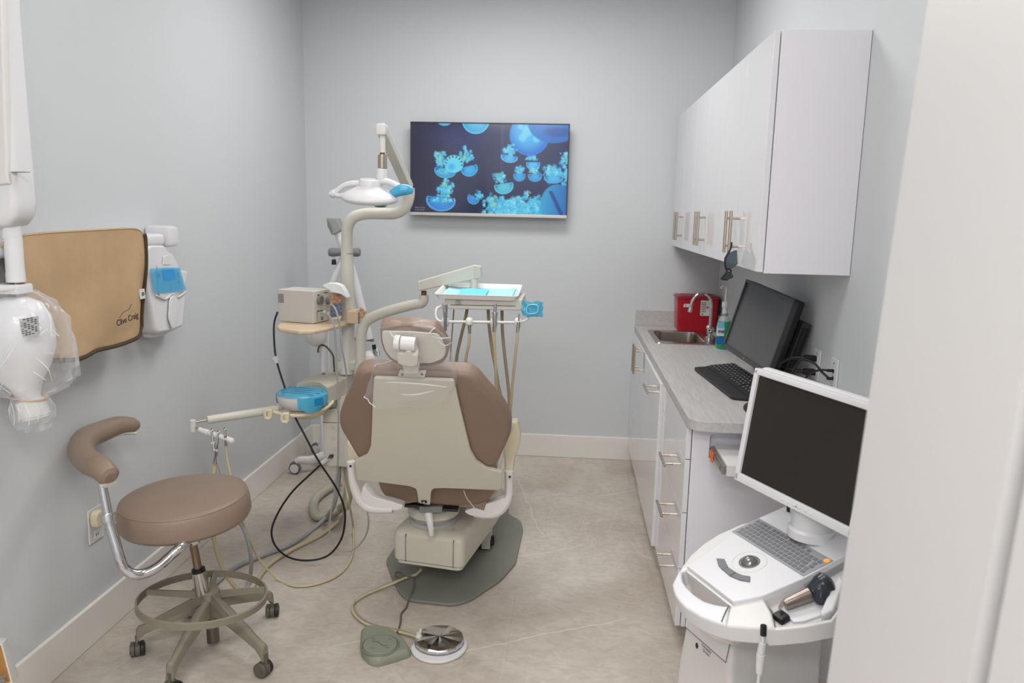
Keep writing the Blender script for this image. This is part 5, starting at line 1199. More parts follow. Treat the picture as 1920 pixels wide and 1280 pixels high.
for s_ in (-1, 1):
    if s_ < 0: hp_ = [V(p) for p in ((0.886,-1.92,1.72),(0.846,-1.92,1.72),(0.814,-1.92,1.711),(0.79,-1.92,1.694),(0.774,-1.92,1.681))]
    else: hp_ = [V(p) for p in ((0.956,-1.92,1.73),(0.985,-1.92,1.732),(1.014,-1.92,1.724),(1.037,-1.92,1.712),(1.069,-1.92,1.698))]
    h = obj('handle', MB().tube(hp_, [.014, .013, .011, .011, .013] if s_ < 0 else [.015, .014, .013, .014, .014], 14), M_white2, t, angle=60)
    if s_ < 0:
        e = V((0.769,-1.92,1.678)); m = MB(); m.lathe([(0, -.012), (.014, -.011), (.0165, -.004), (.0165, .006), (.012, .012), (0, .013)], e, (-.5, -.6, .5), 18); m.tube([e, V((0.802,-1.93,1.671)), V((0.825,-1.93,1.679))], .01, 10); obj('handle_knob', m, M_white2, h)
    else:
        fm_ = [V(p) for p in ((1.005,-1.93,1.686),(1.025,-1.93,1.689),(1.051,-1.93,1.699),(1.077,-1.93,1.7),(1.098,-1.93,1.696))]
        obj('barrier_film', MB().tube(fm_, [.010, .020, .024, .021, .012], 14, flat=(1, .9, (0, 0, 1))), mat('blue film sleeve', (70, 176, 222), .16, spec=.7, alpha=.82), h, label='crumpled blue barrier film')

# delivery head (instrument table)
YD = -1.75
t = thing('delivery_head', 'off-white instrument delivery head under the tray, on the swing arm', 'delivery head', V((1.361,-1.7,1.222)))
dq = [V(p) for p in ((1.21,-1.8,1.257),(1.539,-1.8,1.26),(1.54,-1.8,1.217),(1.531,-1.8,1.212),(1.215,-1.8,1.209),(1.208,-1.8,1.215))]
dh = obj('housing', MB().prism(rnd(dq, .004, 2), (0, .26, 0), .005), M_shell2, t)
stp = [V(p) for p in ((1.235,-1.802,1.228),(1.511,-1.802,1.232))]
obj('stripe', MB().prism([stp[0], stp[1], stp[1]+V((0, 0, -.0022)), stp[0]+V((0, 0, -.0022))], (0, .002, 0)), mat('dark teal print', (60, 90, 92), .5), dh)
sy = [V(p) for p in ((1.258,-1.803,1.246),(1.279,-1.803,1.246),(1.279,-1.803,1.232),(1.258,-1.803,1.231))]
obj('symbol_frame', MB().tube(sy, .0009, 5, True, False), mat('dark teal print', (60, 90, 92), .5), dh)
obj('symbol_mark', MB().tube([sy[0].lerp(sy[2], .25), sy[0].lerp(sy[2], .5), sy[1].lerp(sy[3], .3), sy[0].lerp(sy[2], .5), sy[0].lerp(sy[2], .8)], .0009, 5, smooth=False), M_ink, dh)
obj('yoke', MB().tube([V((1.307,-1.58,1.318)), V((1.31,-1.6,1.27)), V((1.331,-1.65,1.239))], .018, 12), M_shell2, t)
bars = [V(p) for p in ((1.213,-1.82,1.225),(1.194,-1.84,1.222),(1.184,-1.86,1.213),(1.187,-1.88,1.18),(1.203,-1.89,1.168),(1.229,-1.89,1.167),(1.328,-1.89,1.169),(1.43,-1.89,1.171),(1.529,-1.89,1.174),(1.553,-1.88,1.178),(1.567,-1.86,1.187),(1.567,-1.83,1.199))]
obj('instrument_rail', MB().tube(bars, .0058, 10), M_arm, t)
for q in ((1.227,-1.895,1.165),(1.328,-1.895,1.168),(1.43,-1.895,1.171),(1.529,-1.895,1.173)):
    m = MB(); m.lathe([(0, -.014), (.014, -.014), (.021, -.007), (.021, .007), (.015, .014), (0, .014)], q, (1, 0, 0), 18); m.box(V(q)+V((0, -.004, -.006)), (.022, .03, .026), .006)
    obj('instrument_holder', m, M_arm, t)
for u, v in ((1.319,-1.7,1.188),(1.453,-1.7,1.188))[:0]: pass
cpad = [V(p) for p in ((1.554,-1.83,1.198),(1.616,-1.83,1.196),(1.617,-1.83,1.245),(1.555,-1.83,1.25))]
obj('control_pad', MB().box((cpad[0]+cpad[2])/2, (.072, .05, .055), .008), M_arm, t)
fd = (cpad[0]+cpad[2])/2+V((0, -.004, .006))
bf_ = MB(); 
bf_.surf(lambda a, b2: (fd.x+(a-.5)*.088+.002*math.sin(b2*13), fd.y-.028+.010*(abs(a-.5)*2)**3+.003*math.sin(a*17+b2*9)-.002, fd.z+(b2-.5)*.062+.003*math.sin(a*11)), 14, 12, .001)
ff = obj('barrier_film', bf_, M_blue, t, label='blue film wrapped over the control pad')
obj('film_crease', MB().tube([fd+V((-.02, -.036, -.015)), fd+V((.02, -.037, -.013)), fd+V((.022, -.037, .016)), fd+V((-.018, -.036, .014))], .0025, 6, True), mat('light film crease', (150, 214, 236), .15), ff)
# trays
t = thing('instrument_tray', 'white rectangular tray lined with pale blue paper on the delivery head', 'tray', V((1.349,-1.7,1.255)))
def trr(z, ins, r=.022):
    c = V((1.346,-1.68,1.271)); w_, d_ = .178, .15
    q = rnd([(c.x-w_+ins, c.y-d_+ins, z), (c.x+w_-ins, c.y-d_+ins, z), (c.x+w_-ins, c.y+d_-ins, z), (c.x-w_+ins, c.y+d_-ins, z)], r, 5)
    return [V((p.x, p.y, p.z+(p.y-c.y)*.075)) for p in q]
z0 = 1.262
m = MB(); m.loft([trr(z0, .022), trr(z0+.003, .012), trr(z0+.020, .004), trr(z0+.022, 0), trr(z0+.024, 0), trr(z0+.024, .004), trr(z0+.020, .008), trr(z0+.005, .016), trr(z0+.003, .024)])
obj('tray_shell', m, mat('white tray', (232, 230, 226), .35), t)
c = V((1.346,-1.68,1.271))
t2 = thing('tray_paper', 'pale blue sheet of paper lining the white tray', 'paper', (c.x, c.y, z0+.006))
obj('sheet', MB().prism(trr(z0+.0055, .018), (0, 0, .001)), M_bluepaper, t2)
obj('raised_edge', MB().surf(lambda a, b2: (c.x-.15+.30*a, c.y-.12+.24*b2, z0+.0075+.006*(abs(a-.5)*2)**4+(-.12+.24*b2)*.075), 20, 6, .0008), M_bluepaper, t2)
t2 = thing('paper_sleeve', 'darker blue paper sleeve lying in the middle of the tray', 'paper sleeve', (c.x, c.y-.02, z0+.01))
obj('sleeve', MB().surf(lambda a, b2: (c.x-.085+.12*a, c.y-.11+.16*b2, z0+.016+.0015*math.sin(a*5)+(-.11+.16*b2)*.075), 8, 8, .0015), M_bluepaper2, t2)

# instruments and their tubing
def hose(name, lab, cat, pts, r, m, parts=(), grp=None, seg=10, n=8):
    t = thing(name, lab, cat, pts[0], grp)
    obj('tubing', MB().tube([V(p) for p in pts], r, seg, n=n), m, t, angle=60)
    return t
t = thing('air_water_syringe', 'grey air-water syringe in the leftmost holder of the delivery rail', 'syringe', V((1.228,-1.91,1.132)))
s0, s1, s2 = [V(p) for p in ((1.228,-1.915,1.241),(1.231,-1.915,1.199),(1.231,-1.915,1.132))]
m = MB(); m.cyl(s0+V((0, 0, .004)), s1, .012, .009, .002); m.box(s0, (.022, .016, .012), .003); obj('head', m, M_chrome, t)
obj('body', MB().cyl(s1, s2, .0085, .0065, .001), mat('pale grey metal', (160, 164, 176), .25, metal=.9), t)
t = hose('handpiece', 'short steel handpiece coupler hanging in the second holder with a beige tube', 'handpiece', ((1.332,-1.91,1.131),(1.329,-1.91,1.079),(1.319,-1.9,1.034),(1.314,-1.89,0.996),(1.309,-1.86,0.933),(1.289,-1.7,0.764)), .0062, M_hose)
obj('coupler', MB().cyl((1.33,-1.91,1.162), (1.332,-1.91,1.124), .0085, .0065, .001), M_chrome, t)
t = hose('handpiece', 'tall steel handpiece standing in the third holder of the delivery rail', 'handpiece', ((1.432,-1.91,1.138),(1.436,-1.91,1.072),(1.441,-1.9,0.985),(1.443,-1.88,0.907),(1.446,-1.85,0.843),(1.439,-1.7,0.696)), .0062, M_hose)
m = MB(); m.cyl((1.435,-1.91,1.216), (1.434,-1.91,1.134), .0125, .008, .002); m.cyl((1.436,-1.91,1.251), (1.435,-1.91,1.214), .006, .007, .001); obj('motor', m, M_chrome, t)
t = hose('handpiece', 'thin steel handpiece coupler in the rightmost holder with a long beige tube', 'handpiece', ((1.53,-1.91,1.142),(1.528,-1.91,1.097),(1.522,-1.9,1.028),(1.513,-1.87,0.931),(1.507,-1.85,0.841),(1.501,-1.83,0.744)), .0062, M_hose)
m = MB(); m.cyl((1.532,-1.91,1.179), (1.53,-1.91,1.137), .009, .007, .001); m.cyl((1.534,-1.91,1.212), (1.533,-1.91,1.177), .0035, .004); obj('coupler', m, M_chrome, t)
hose('supply_hose', 'brown supply hose leaving the left underside of the delivery head', 'hose', ((1.294,-1.7,1.202),(1.284,-1.7,1.149),(1.264,-1.68,1.069),(1.245,-1.66,0.986),(1.238,-1.64,0.92),(1.23,-1.6,0.837)), .0072, M_hosed)
hose('supply_hose', 'thin brown hose nearest the syringe under the delivery head', 'hose', ((1.234,-1.7,1.195),(1.228,-1.7,1.1),(1.219,-1.68,1.01),(1.214,-1.66,0.924)), .0032, M_hosed)
hose('supply_hose', 'brown supply hose from the middle of the delivery head down to the chair', 'hose', ((1.385,-1.7,1.204),(1.391,-1.7,1.129),(1.404,-1.7,1.035),(1.423,-1.7,0.939),(1.443,-1.72,0.848),(1.467,-1.74,0.769),(1.481,-1.74,0.685)), .0072, M_hosed)
hose('supply_hose', 'brown supply hose from the right underside of the delivery head', 'hose', ((1.446,-1.7,1.197),(1.45,-1.7,1.107),(1.462,-1.7,1.001),(1.475,-1.7,0.905),(1.488,-1.72,0.813),(1.494,-1.74,0.734)), .0072, M_hosed)

# assistant's arm
t = thing('assistant_arm', 'beige telescopic assistant arm reaching left from the spittoon, with holders', 'instrument arm', V((0.444,-1.75,0.734)))
a0, a1 = V((0.442,-1.74,0.722)), V((0.205,-1.93,0.713))
obj('outer_tube', MB().cyl(a1, a0, .0175, .0195, .002, 24), M_shell2, t)
a2 = V((0.163,-1.96,0.709))
obj('inner_rod', MB().cyl(a1, a2, .0045), M_steel, t)
obj('pivot_cylinder', MB().cyl((0.159,-1.965,0.721), (0.159,-1.965,0.669), .0125, e=.002), M_white, t)
obj('inner_rod', MB().cyl((0.169,-1.965,0.689), (0.192,-1.975,0.683), .004), M_steel, t)
sg = [V(p) for p in ((0.19,-1.975,0.683),(0.216,-1.98,0.676),(0.239,-1.985,0.672),(0.264,-1.99,0.667),(0.289,-1.995,0.663),(0.314,-2.0,0.656),(0.342,-2.005,0.649))]
for i in range(6): obj('holder_segment', MB().cyl(sg[i], sg[i+1], .0115 if i % 2 == 0 else .0135, e=.002), M_white, t)
obj('end_ball', MB().ell(sg[6], (.014, .014, .014)), M_white, t)
ring_ = [V(p) for p in ((0.417,-1.8,0.721),(0.436,-1.8,0.727),(0.46,-1.8,0.723),(0.493,-1.81,0.718),(0.533,-1.8,0.712),(0.579,-1.78,0.711),(0.614,-1.74,0.712),(0.645,-1.7,0.722),(0.665,-1.66,0.736),(0.661,-1.63,0.741))]
obj('holder_rail', MB().tube(ring_, .0088, 12), M_cream, t)
for q, s_ in (((0.435,-1.815,0.719), 1), ((0.513,-1.82,0.707), 1)):
    m = MB(); q = V(q); m.tube([q+V((.014, 0, .018)), q+V((-.012, -.006, .016)), q+V((-.014, -.008, -.014)), q+V((.006, -.004, -.02))], .008, 8); m.box(q+V((.004, 0, 0)), (.022, .02, .034), .005)
    obj('clip', m, M_cream, t)
obj('support_arm', MB().tube([V(p) for p in ((0.44,-1.74,0.732),(0.49,-1.7,0.739),(0.549,-1.62,0.719),(0.641,-1.55,0.72))], [.018, .02, .025, .03], 12), M_shell2, t)
# instruments in the assistant holder
def instr(lab, u0, u1, r0, r1):
    t = thing('suction_handpiece', lab, 'suction handpiece', u1)
    u0, u1 = V(u0), V(u1); m = MB(); m.cyl(u0, u0.lerp(u1, .35), r0*.6, r0); m.cyl(u0.lerp(u1, .35), u1, r0, r1, .001); m.torus(u0+V((0, 0, .004)), .006, .0025, (.3, 1, 0), 14, 6)
    obj('body', m, M_chrome, t); obj('valve', MB().box(u0.lerp(u1, .55), (.016, .014, .012), .003), M_arm, t)
    return t
ta = instr('steel suction handpiece hanging leftmost on the white assistant holder', (0.258,-2.0,0.686), (0.27,-2.01,0.597), .0065, .008)
tb_ = instr('steel suction valve hanging in the middle of the white assistant holder', (0.288,-2.005,0.68), (0.273,-2.02,0.549), .0065, .009)
tc2 = instr('steel syringe hanging rightmost on the white assistant holder', (0.322,-2.015,0.698), (0.324,-2.015,0.629), .0065, .006)

# floor hoses and loops
hose('beige_hose', 'long thin beige hose looping from the assistant syringe across the floor', 'hose',
     ((0.324,-2.015,0.629),(0.331,-2.02,0.561),(0.355,-2.03,0.462),(0.388,-2.04,0.355),(0.4,-2.04,0.306),(0.42,-2.02,0.207),(0.441,-1.98,0.107),(0.506,-1.946,0.008),(0.598,-1.995,0.007),(0.673,-1.974,0.007),(0.748,-1.88,0.007),(0.763,-1.71,0.007),(0.69,-1.412,0.03),(0.728,-1.62,0.258),(0.681,-1.52,0.321),(0.668,-1.5,0.389)), .0052, M_hose, n=10)
hose('grey_hose', 'thick grey hose lying curved over the floor toward the stool', 'hose',
     ((0.652,-1.5,0.389),(0.646,-1.5,0.312),(0.626,-1.5,0.202),(0.519,-1.305,0.04),(0.488,-1.368,0.012),(0.435,-1.594,0.011),(0.341,-1.742,0.011),(0.276,-1.855,0.011),(0.256,-1.997,0.011),(0.266,-2.111,0.03),(0.274,-2.2,0.157))[:10], .0105, M_greyc, n=10)
hose('beige_hose', 'thick beige hose curving over the floor beside the grey one', 'hose',
     ((0.684,-1.5,0.39),(0.691,-1.5,0.287),(0.679,-1.5,0.177),(0.591,-1.321,0.03),(0.541,-1.473,0.011),(0.458,-1.658,0.011),(0.414,-1.817,0.011),(0.42,-1.983,0.011),(0.419,-2.06,0.011),(0.395,-2.091,0.011)), .0095, M_hose, n=10)
hose('beige_hose', 'beige suction hose hanging down behind the stool seat', 'hose',
     ((0.273,-2.02,0.544),(0.27,-2.04,0.415),(0.267,-2.05,0.286),(0.282,-2.06,0.201),(0.322,-2.08,0.104),(0.378,-2.067,0.012),(0.421,-2.088,0.011)), .0095, M_hose, n=10)
hose('grey_hose', 'grey suction hose hanging beside the beige ones behind the stool', 'hose',
     ((0.277,-2.01,0.592),(0.312,-2.02,0.48),(0.364,-2.03,0.333),(0.403,-2.04,0.265),(0.425,-2.04,0.159),(0.386,-1.965,0.02),(0.406,-2.062,0.011),(0.379,-2.107,0.011)), .0085, M_greyc, n=10)
t = thing('suction_hose', 'thick ribbed beige suction hose coiled on the floor below the column', 'hose', V((0.486,-1.204,0.0)))
sh_ = [V(p) for p in ((0.698,-1.5,0.402),(0.699,-1.5,0.301),(0.678,-1.48,0.197),(0.565,-1.214,0.05),(0.521,-1.258,0.03),(0.467,-1.28,0.027),(0.417,-1.205,0.027),(0.375,-1.062,0.027),(0.377,-0.946,0.027),(0.404,-0.845,0.03),(0.454,-0.822,0.05))]
sp = spline(sh_, 26); rr_s = [0.024 if i < 0 else .0235+.0012*math.sin(i*2.2) for i in range(len(sp))]
obj('ribbed_tube', MB().tube(sp, rr_s, 14, smooth=False), M_ribhose, t, angle=70)
t = thing('black_cable', 'black cord hanging from the grey control box and looping under the unit', 'cord', V((0.362,-1.5,1.133)))
bcpts = [V(p) for p in ((0.37,-1.52,1.133),(0.365,-1.55,1.086),(0.374,-1.58,1.003),(0.389,-1.6,0.924),(0.412,-1.61,0.853),(0.434,-1.62,0.795),(0.465,-1.66,0.75),(0.516,-1.74,0.705),(0.572,-1.76,0.614),(0.629,-1.76,0.504),(0.711,-1.74,0.357),(0.742,-1.74,0.274),(0.746,-1.74,0.21),(0.725,-1.74,0.113),(0.67,-1.76,0.043),(0.581,-1.78,0.023),(0.478,-1.76,0.027),(0.403,-1.72,0.065),(0.382,-1.7,0.119),(0.394,-1.66,0.183),(0.452,-1.62,0.282),(0.556,-1.6,0.388),(0.595,-1.59,0.426))]
for p in bcpts: p.z = max(p.z, .006)
obj('cord', MB().tube(bcpts, .0048, 8, n=10), M_rubber, t)
obj('connector', MB().cyl((0.592,-1.59,0.424), (0.618,-1.59,0.446), .011, e=.002), M_white, t)
m = MB(); m.cyl((0.39,-1.6,0.939), (0.391,-1.6,0.906), .012, e=.002); m.cyl((0.374,-1.6,0.923), (0.407,-1.6,0.924), .006); obj('inline_clip', m, M_white, t)
t = hose('grey_cable', 'thin pale grey cord from the lower socket of the control box, looping behind the chair', 'cord',
     ((0.631,-1.6,1.141),(0.661,-1.64,1.135),(0.684,-1.66,1.105),(0.689,-1.66,1.051),(0.692,-1.66,0.978),(0.695,-1.66,0.879),(0.698,-1.66,0.755),(0.697,-1.66,0.628),(0.691,-1.66,0.449),(0.671,-1.66,0.292),(0.651,-1.66,0.18),(0.652,-1.66,0.085),(0.687,-1.66,0.028),(0.754,-1.66,0.029),(0.816,-1.66,0.096),(0.835,-1.66,0.171),(0.822,-1.64,0.234)), .0042, M_greyc, n=10)
t = hose('grey_cable', 'thin pale grey cord from the upper socket of the control box', 'cord',
     ((0.652,-1.6,1.188),(0.676,-1.63,1.181),(0.701,-1.66,1.149),(0.713,-1.66,1.077),(0.722,-1.66,0.984),(0.729,-1.64,0.901),(0.734,-1.62,0.807)), .0042, M_greyc, n=10)

# shelf on the post and the control box
t = thing('pole_shelf', 'tan shelf clamped to the light post', 'shelf', V((0.567,-1.5,1.083)))
zt2 = 1.092
sq = [V(p) for p in ((0.429,-1.685,1.1),(0.462,-1.745,1.1),(0.571,-1.8,1.1),(0.632,-1.771,1.1),(0.666,-1.681,1.1),(0.714,-1.437,1.1),(0.65,-1.209,1.1),(0.487,-1.25,1.1),(0.404,-1.586,1.1))]
sqr = rnd([V((p.x, p.y, 1.075)) for p in sq], .008, 3)
obj('shelf_board', MB().prism(sqr, (0, 0, .018), .006), M_tan, t)
print('SHELF', [tuple(round(a, 2) for a in p) for p in sq])
cl_ = V((0.734,-1.47,1.118))
obj('clamp_block', MB().box((cl_.x-.005, -1.46, cl_.z), (.055, .11, .058), .004), M_tan, t)
for k in range(5): obj('clamp_ridge', MB().box((cl_.x+.024, -1.516, cl_.z-.02+k*.01), (.006, .004, .005)), M_gap, t)
m = MB(); kc_ = V((0.768,-1.5,1.138))
m.lathe([(.005, -.006), (.018, -.005), (.02, 0), (.018, .006), (0, .007)], kc_, (.3, -.9, .1), 6); m.cyl(kc_-V((.03, 0, 0)), kc_, .008)
for k in range(5):
    a = 2*PI*k/5+.3; m.ell(kc_+V((math.cos(a)*.019, -.004, math.sin(a)*.019)), (.009, .007, .009), seg=10)
obj('clamp_knob', m, mat('tan knob', (186, 154, 120), .45), t)
# box: corner at (586..619, 541..608)
t = thing('curing_control_box', 'light grey electrosurgery control box with two knobs on the tan shelf', 'control box', V((0.52,-1.55,1.091)))
zb_ = 1.094
B0 = V((0.566,-1.594,1.094)); B1 = V((0.384,-1.547,1.094)); B2 = V((0.603,-1.458,1.094))
print('BOX', tuple(B0), tuple(B1), tuple(B2))
e1 = (B1-B0); e2_ = (B2-B0); e1.z = e2_.z = 0
hB = 1.251-1.1
Bh = hB
bb_ = [B0, B1, B1+e2_, B2]
obj('case', MB().prism(rnd([V((p.x, p.y, zb_)) for p in bb_], .006, 3), (0, 0, Bh), .005), mat('light grey case', (196, 192, 186), .45), t)
ex2, ez2 = e2_.normalized(), V((0, 0, 1)); nn = ex2.cross(ez2).normalized()
if nn.dot(e1) > 0: nn = -nn
FBX = FR(B0, ex2, -nn, ez2); wB = e2_.length
pf = MB(FBX).box((wB/2, -.001, Bh/2), (wB-.004, .004, Bh-.006), .001); pf = obj('front_panel', pf, M_shell2, t)
def knob(u, v, r, h, m_=M_grey):
    o = B0+ex2*(u*wB)+ez2*(v*Bh); return obj('knob', MB().lathe([(0, 0), (r, 0), (r*.92, h), (0, h)], o+nn*.002, nn, 22), m_, t)
knob(.33, .70, .021, .016); knob(.80, .64, .016, .03); knob(.46, .13, .008, .006)
knob(.84, .22, .011, .018, M_arm); knob(.62, .30, .008, .01, M_arm)
for k in range(5): obj('indicator_dot', MB().lathe([(0, 0), (.002, 0), (.002, .001), (0, .001)], B0+ex2*(wB*.2)+ez2*(Bh*(.08+.06*k))+nn*.003, nn, 8), M_ink, t)
for k in range(3): obj('indicator_dot', MB().lathe([(0, 0), (.002, 0), (.002, .001), (0, .001)], B0+ex2*(wB*.44)+ez2*(Bh*(.08+.09*k))+nn*.003, nn, 8), M_ink, t)
for (u, v, w__) in ((.3, .86, .14), (.74, .9, .2), (.38, .36, .34)): obj('panel_print', MB(FBX).box((wB*u, -.0035, Bh*v), (wB*w__, .001, .0035)), M_ink, t)
e1n = e1.normalized(); n1 = V((e1n.y, -e1n.x, 0)); 
if n1.dot(e2_) > 0: n1 = -n1
for k in range(8):
    p = B0+e1*.97+ez2*(Bh*(.60+.035*k))+n1*.001
    obj('vent_slot', MB(FR(p, e1n, n1, ez2)).box((-.012, 0, 0), (.03, .002, .0018)), M_gap, t)
t = thing('illustrated_booklet', 'booklet with a coloured dental picture standing behind the control box', 'booklet', V((0.65,-1.5,1.127)))
bq = [V(p) for p in ((0.621,-1.52,1.232),(0.677,-1.52,1.23),(0.683,-1.52,1.127),(0.622,-1.52,1.112))]
obj('cover', MB().prism(bq, (0, .012, 0)), mat('tan picture', (172, 144, 116), .4, var=.5, vscale=90), t)
obj('picture_patch', MB().prism([V(p) for p in ((0.626,-1.523,1.168),(0.655,-1.523,1.19),(0.68,-1.523,1.183),(0.681,-1.523,1.13),(0.626,-1.523,1.118))], (0, .002, 0)), mat('blue picture', (104, 116, 138), .4, var=.6, vscale=110), t)
obj('picture_patch', MB().prism([V(p) for p in ((0.648,-1.524,1.225),(0.676,-1.524,1.222),(0.677,-1.524,1.191),(0.655,-1.524,1.182),(0.644,-1.524,1.204))], (0, .002, 0)), mat('orange picture', (176, 128, 96), .4, var=.5, vscale=110), t)
t = thing('paper_towel', 'folded white paper towel draped behind the control box against the post', 'paper towel', V((0.642,-1.5,1.252)))
tw = [V(p) for p in ((0.6,-1.56,1.269),(0.619,-1.56,1.279),(0.66,-1.56,1.281),(0.689,-1.56,1.271),(0.708,-1.56,1.243),(0.72,-1.56,1.212),(0.689,-1.56,1.233),(0.659,-1.56,1.237),(0.633,-1.56,1.251))]
obj('sheet', MB().prism(rnd(tw, .008), (0, .05, 0), .006), mat('white tissue', (236, 238, 240), .8), t)

# ================================================================ white mobile stand in the corner
t = thing('mobile_stand', 'white wheeled equipment stand with crossed arms in the back left corner', 'equipment stand', (.33, -.5, 0))
YM = -.45
obj('pole', MB().cyl((0.228,-0.45,0.061), (0.244,-0.45,0.945), .021), M_white2, t)
leg1 = [V(p) for p in ((0.251,-0.5,0.106),(0.196,-0.52,0.089),(0.146,-0.55,0.076),(0.102,-0.58,0.056))]
def caster2(c, lab=None):
    c = V(c); m = MB(); m.cyl(c+V((0, -.006, 0)), c+V((0, .006, 0)), .030, e=.003, seg=24)
    k = obj('caster', MB().tube([c+V((-.028, 0, .018)), c+V((-.012, 0, .034)), c+V((.012, 0, .036)), c+V((.033, 0, .012)), c+V((.036, 0, -.006))], .007, 8), M_grey, t)
    obj('wheel', MB().cyl(c+V((0, -.014, 0)), c+V((0, .014, 0)), .036, e=.004, seg=26), mat('dark grey tyre', (96, 92, 92), .5), k)
    obj('hub_cap', MB().cyl(c+V((0, -.017, 0)), c+V((0, .017, 0)), .028, e=.002, seg=24), M_white, k)
for e, b0 in (((0.091,-0.58,0.039), (0.251,-0.5,0.113)), ((0.094,-0.18,0.049), (0.243,-0.45,0.138))):
    e = V(e); b0 = V(b0); b0.z = .10
    e.z = .038; e.x = max(e.x, .06)
    caster2(e)
    obj('foot_bar', MB().tube([b0, b0.lerp(e, .5)+V((0, 0, .01)), V((e.x+.03, e.y+.01, .088)), V((e.x+.004, e.y, .078))], [.03, .028, .024, .018], 12, flat=(1, .8, (0, 0, 1))), M_white, t)
for ex_, ey_ in ((.62, -.42), (.5, -.2)):
    c2q = V((ex_, ey_, .038)); caster2(c2q); obj('foot_bar', MB().tube([V((.33, -.45, .10)), V((.45, -.4, .105)), V((ex_-.03, ey_, .088))], [.03, .028, .02], 12, flat=(1, .8, (0, 0, 1))), M_white, t)
obj('scissor_arm', MB().tube([V(p) for p in ((0.354,-0.5,1.492),(0.394,-0.5,1.38),(0.447,-0.5,1.232),(0.497,-0.5,1.031),(0.541,-0.5,0.844))], [.024, .026, .026, .026, .026], 14, flat=(1, .8, (1, 0, 0))), M_white2, t)
obj('scissor_arm', MB().tube([V(p) for p in ((0.444,-0.56,1.402),(0.401,-0.56,1.32),(0.348,-0.56,1.205),(0.311,-0.56,1.09),(0.263,-0.5,0.933))], [.02, .02, .021, .021, .021], 14), M_white2, t)
ej = [V(p) for p in ((0.303,-0.54,1.564),(0.36,-0.54,1.564),(0.394,-0.54,1.5),(0.365,-0.54,1.48),(0.333,-0.54,1.464),(0.308,-0.54,1.516))]
obj('elbow_joint', MB().prism(rnd(ej, .006), (0, .09, 0), .004), mat('grey joint', (150, 152, 148), .45), t)
obj('joint_face', MB().prism([V(p) for p in ((0.305,-0.542,1.56),(0.332,-0.542,1.523),(0.341,-0.542,1.486),(0.334,-0.542,1.467),(0.309,-0.542,1.516))], (0, .004, 0)), M_grey, t)
obj('grip_bar', MB().tube([V(p) for p in ((0.328,-0.58,1.366),(0.35,-0.58,1.367),(0.417,-0.58,1.37),(0.49,-0.58,1.37),(0.512,-0.58,1.372))], [.022, .026, .021, .026, .022], 16), M_grey, t)
m = MB(); m.cyl((0.356,-0.58,1.326), (0.356,-0.58,1.295), .012, .014, .002); obj('plug_tip', m, M_black, t); obj('plug_pin', MB().cyl((0.356,-0.58,1.345), (0.356,-0.58,1.32), .006), M_white, t)
obj('light_shade', MB().lathe([(0, -.055), (.03, -.05), (.055, -.025), (.062, .02), (.062, .05), (.058, .05), (.056, 0), (0, -.03)], (0.212,-0.5,0.846), (.1, -.2, 1), 28), M_white, t)
obj('grip_bar', MB().tube([V(p) for p in ((0.443,-0.5,0.844),(0.502,-0.5,0.843),(0.571,-0.5,0.839))], .009, 10), M_grey, t)
obj('lamp_head', MB().ell((0.547,-0.5,0.726), (.05, .05, .05)), M_white, t); obj('plug_tip', MB().cyl((0.57,-0.5,0.812), (0.574,-0.5,0.783), .012), M_black, t)
obj('side_knob', MB().cyl((0.577,-0.5,0.767), (0.598,-0.52,0.764), .02, e=.003), M_grey, t)
hose('white_cable', 'white cord hanging down beside the corner stand pole', 'cord', ((0.29,-0.48,0.95),(0.281,-0.48,0.819),(0.285,-0.48,0.686),(0.28,-0.48,0.552)), .005, M_arm)

# ================================================================ foot controls
t = thing('foot_pedal', 'grey-green plastic foot pedal on the floor in front of the chair', 'foot pedal', V((1.093,-2.415,0.0)))
pq = [V(p) for p in ((0.978,-2.328,0.005),(1.0,-2.422,0.005),(1.027,-2.492,0.005),(1.062,-2.529,0.005),(1.098,-2.538,0.005),(1.133,-2.515,0.005),(1.197,-2.467,0.005),(1.198,-2.449,0.005),(1.168,-2.397,0.005),(1.112,-2.333,0.005),(1.055,-2.306,0.005),(0.996,-2.302,0.005))]
pr_ = rnd(pq, .012, 3); pc = sum(pq, V((0, 0, 0)))/len(pq)
def sc_(k, z, dy=0): return [V((pc.x+(p.x-pc.x)*k, pc.y+(p.y-pc.y)*k+dy, z)) for p in pr_]
obj('housing', MB().loft([sc_(1, .002), sc_(1, .012), sc_(.975, .022), sc_(.90, .032), sc_(.85, .034)]), mat('grey green pedal', (132, 136, 121), .5), t, angle=50)
dc = V((1.084,-2.452,0.036))
dk = obj('disc', MB().lathe([(0, 0), (.064, 0), (.061, .006), (.052, .0075), (0, .0075)], (dc.x, dc.y, .0335), seg=40), mat('grey green pedal', (132, 136, 121), .5), t)
obj('groove', MB().torus((dc.x, dc.y, .0338), .068, .004, seg=40, rs=8), mat('grey green groove', (112, 120, 102), .6), t)
zz = .0415
obj('embossed_mark', MB().tube([(dc.x-.03, dc.y+.01, zz), (dc.x-.01, dc.y+.008, zz), (dc.x+.012, dc.y-.012, zz), (dc.x+.03, dc.y-.012, zz)], .0016, 6), M_castg, dk)
for a, r1 in ((.9, .045), (2.4, .045), (4.2, .045), (5.6, .045)):
    p = V((dc.x+math.cos(a)*r1, dc.y+math.sin(a)*r1*.9, zz)); obj('embossed_mark', MB().tube([p+V((-.006, .003, 0)), p, p+V((.006, .003, 0))], .0011, 5, smooth=False), M_castg, dk)
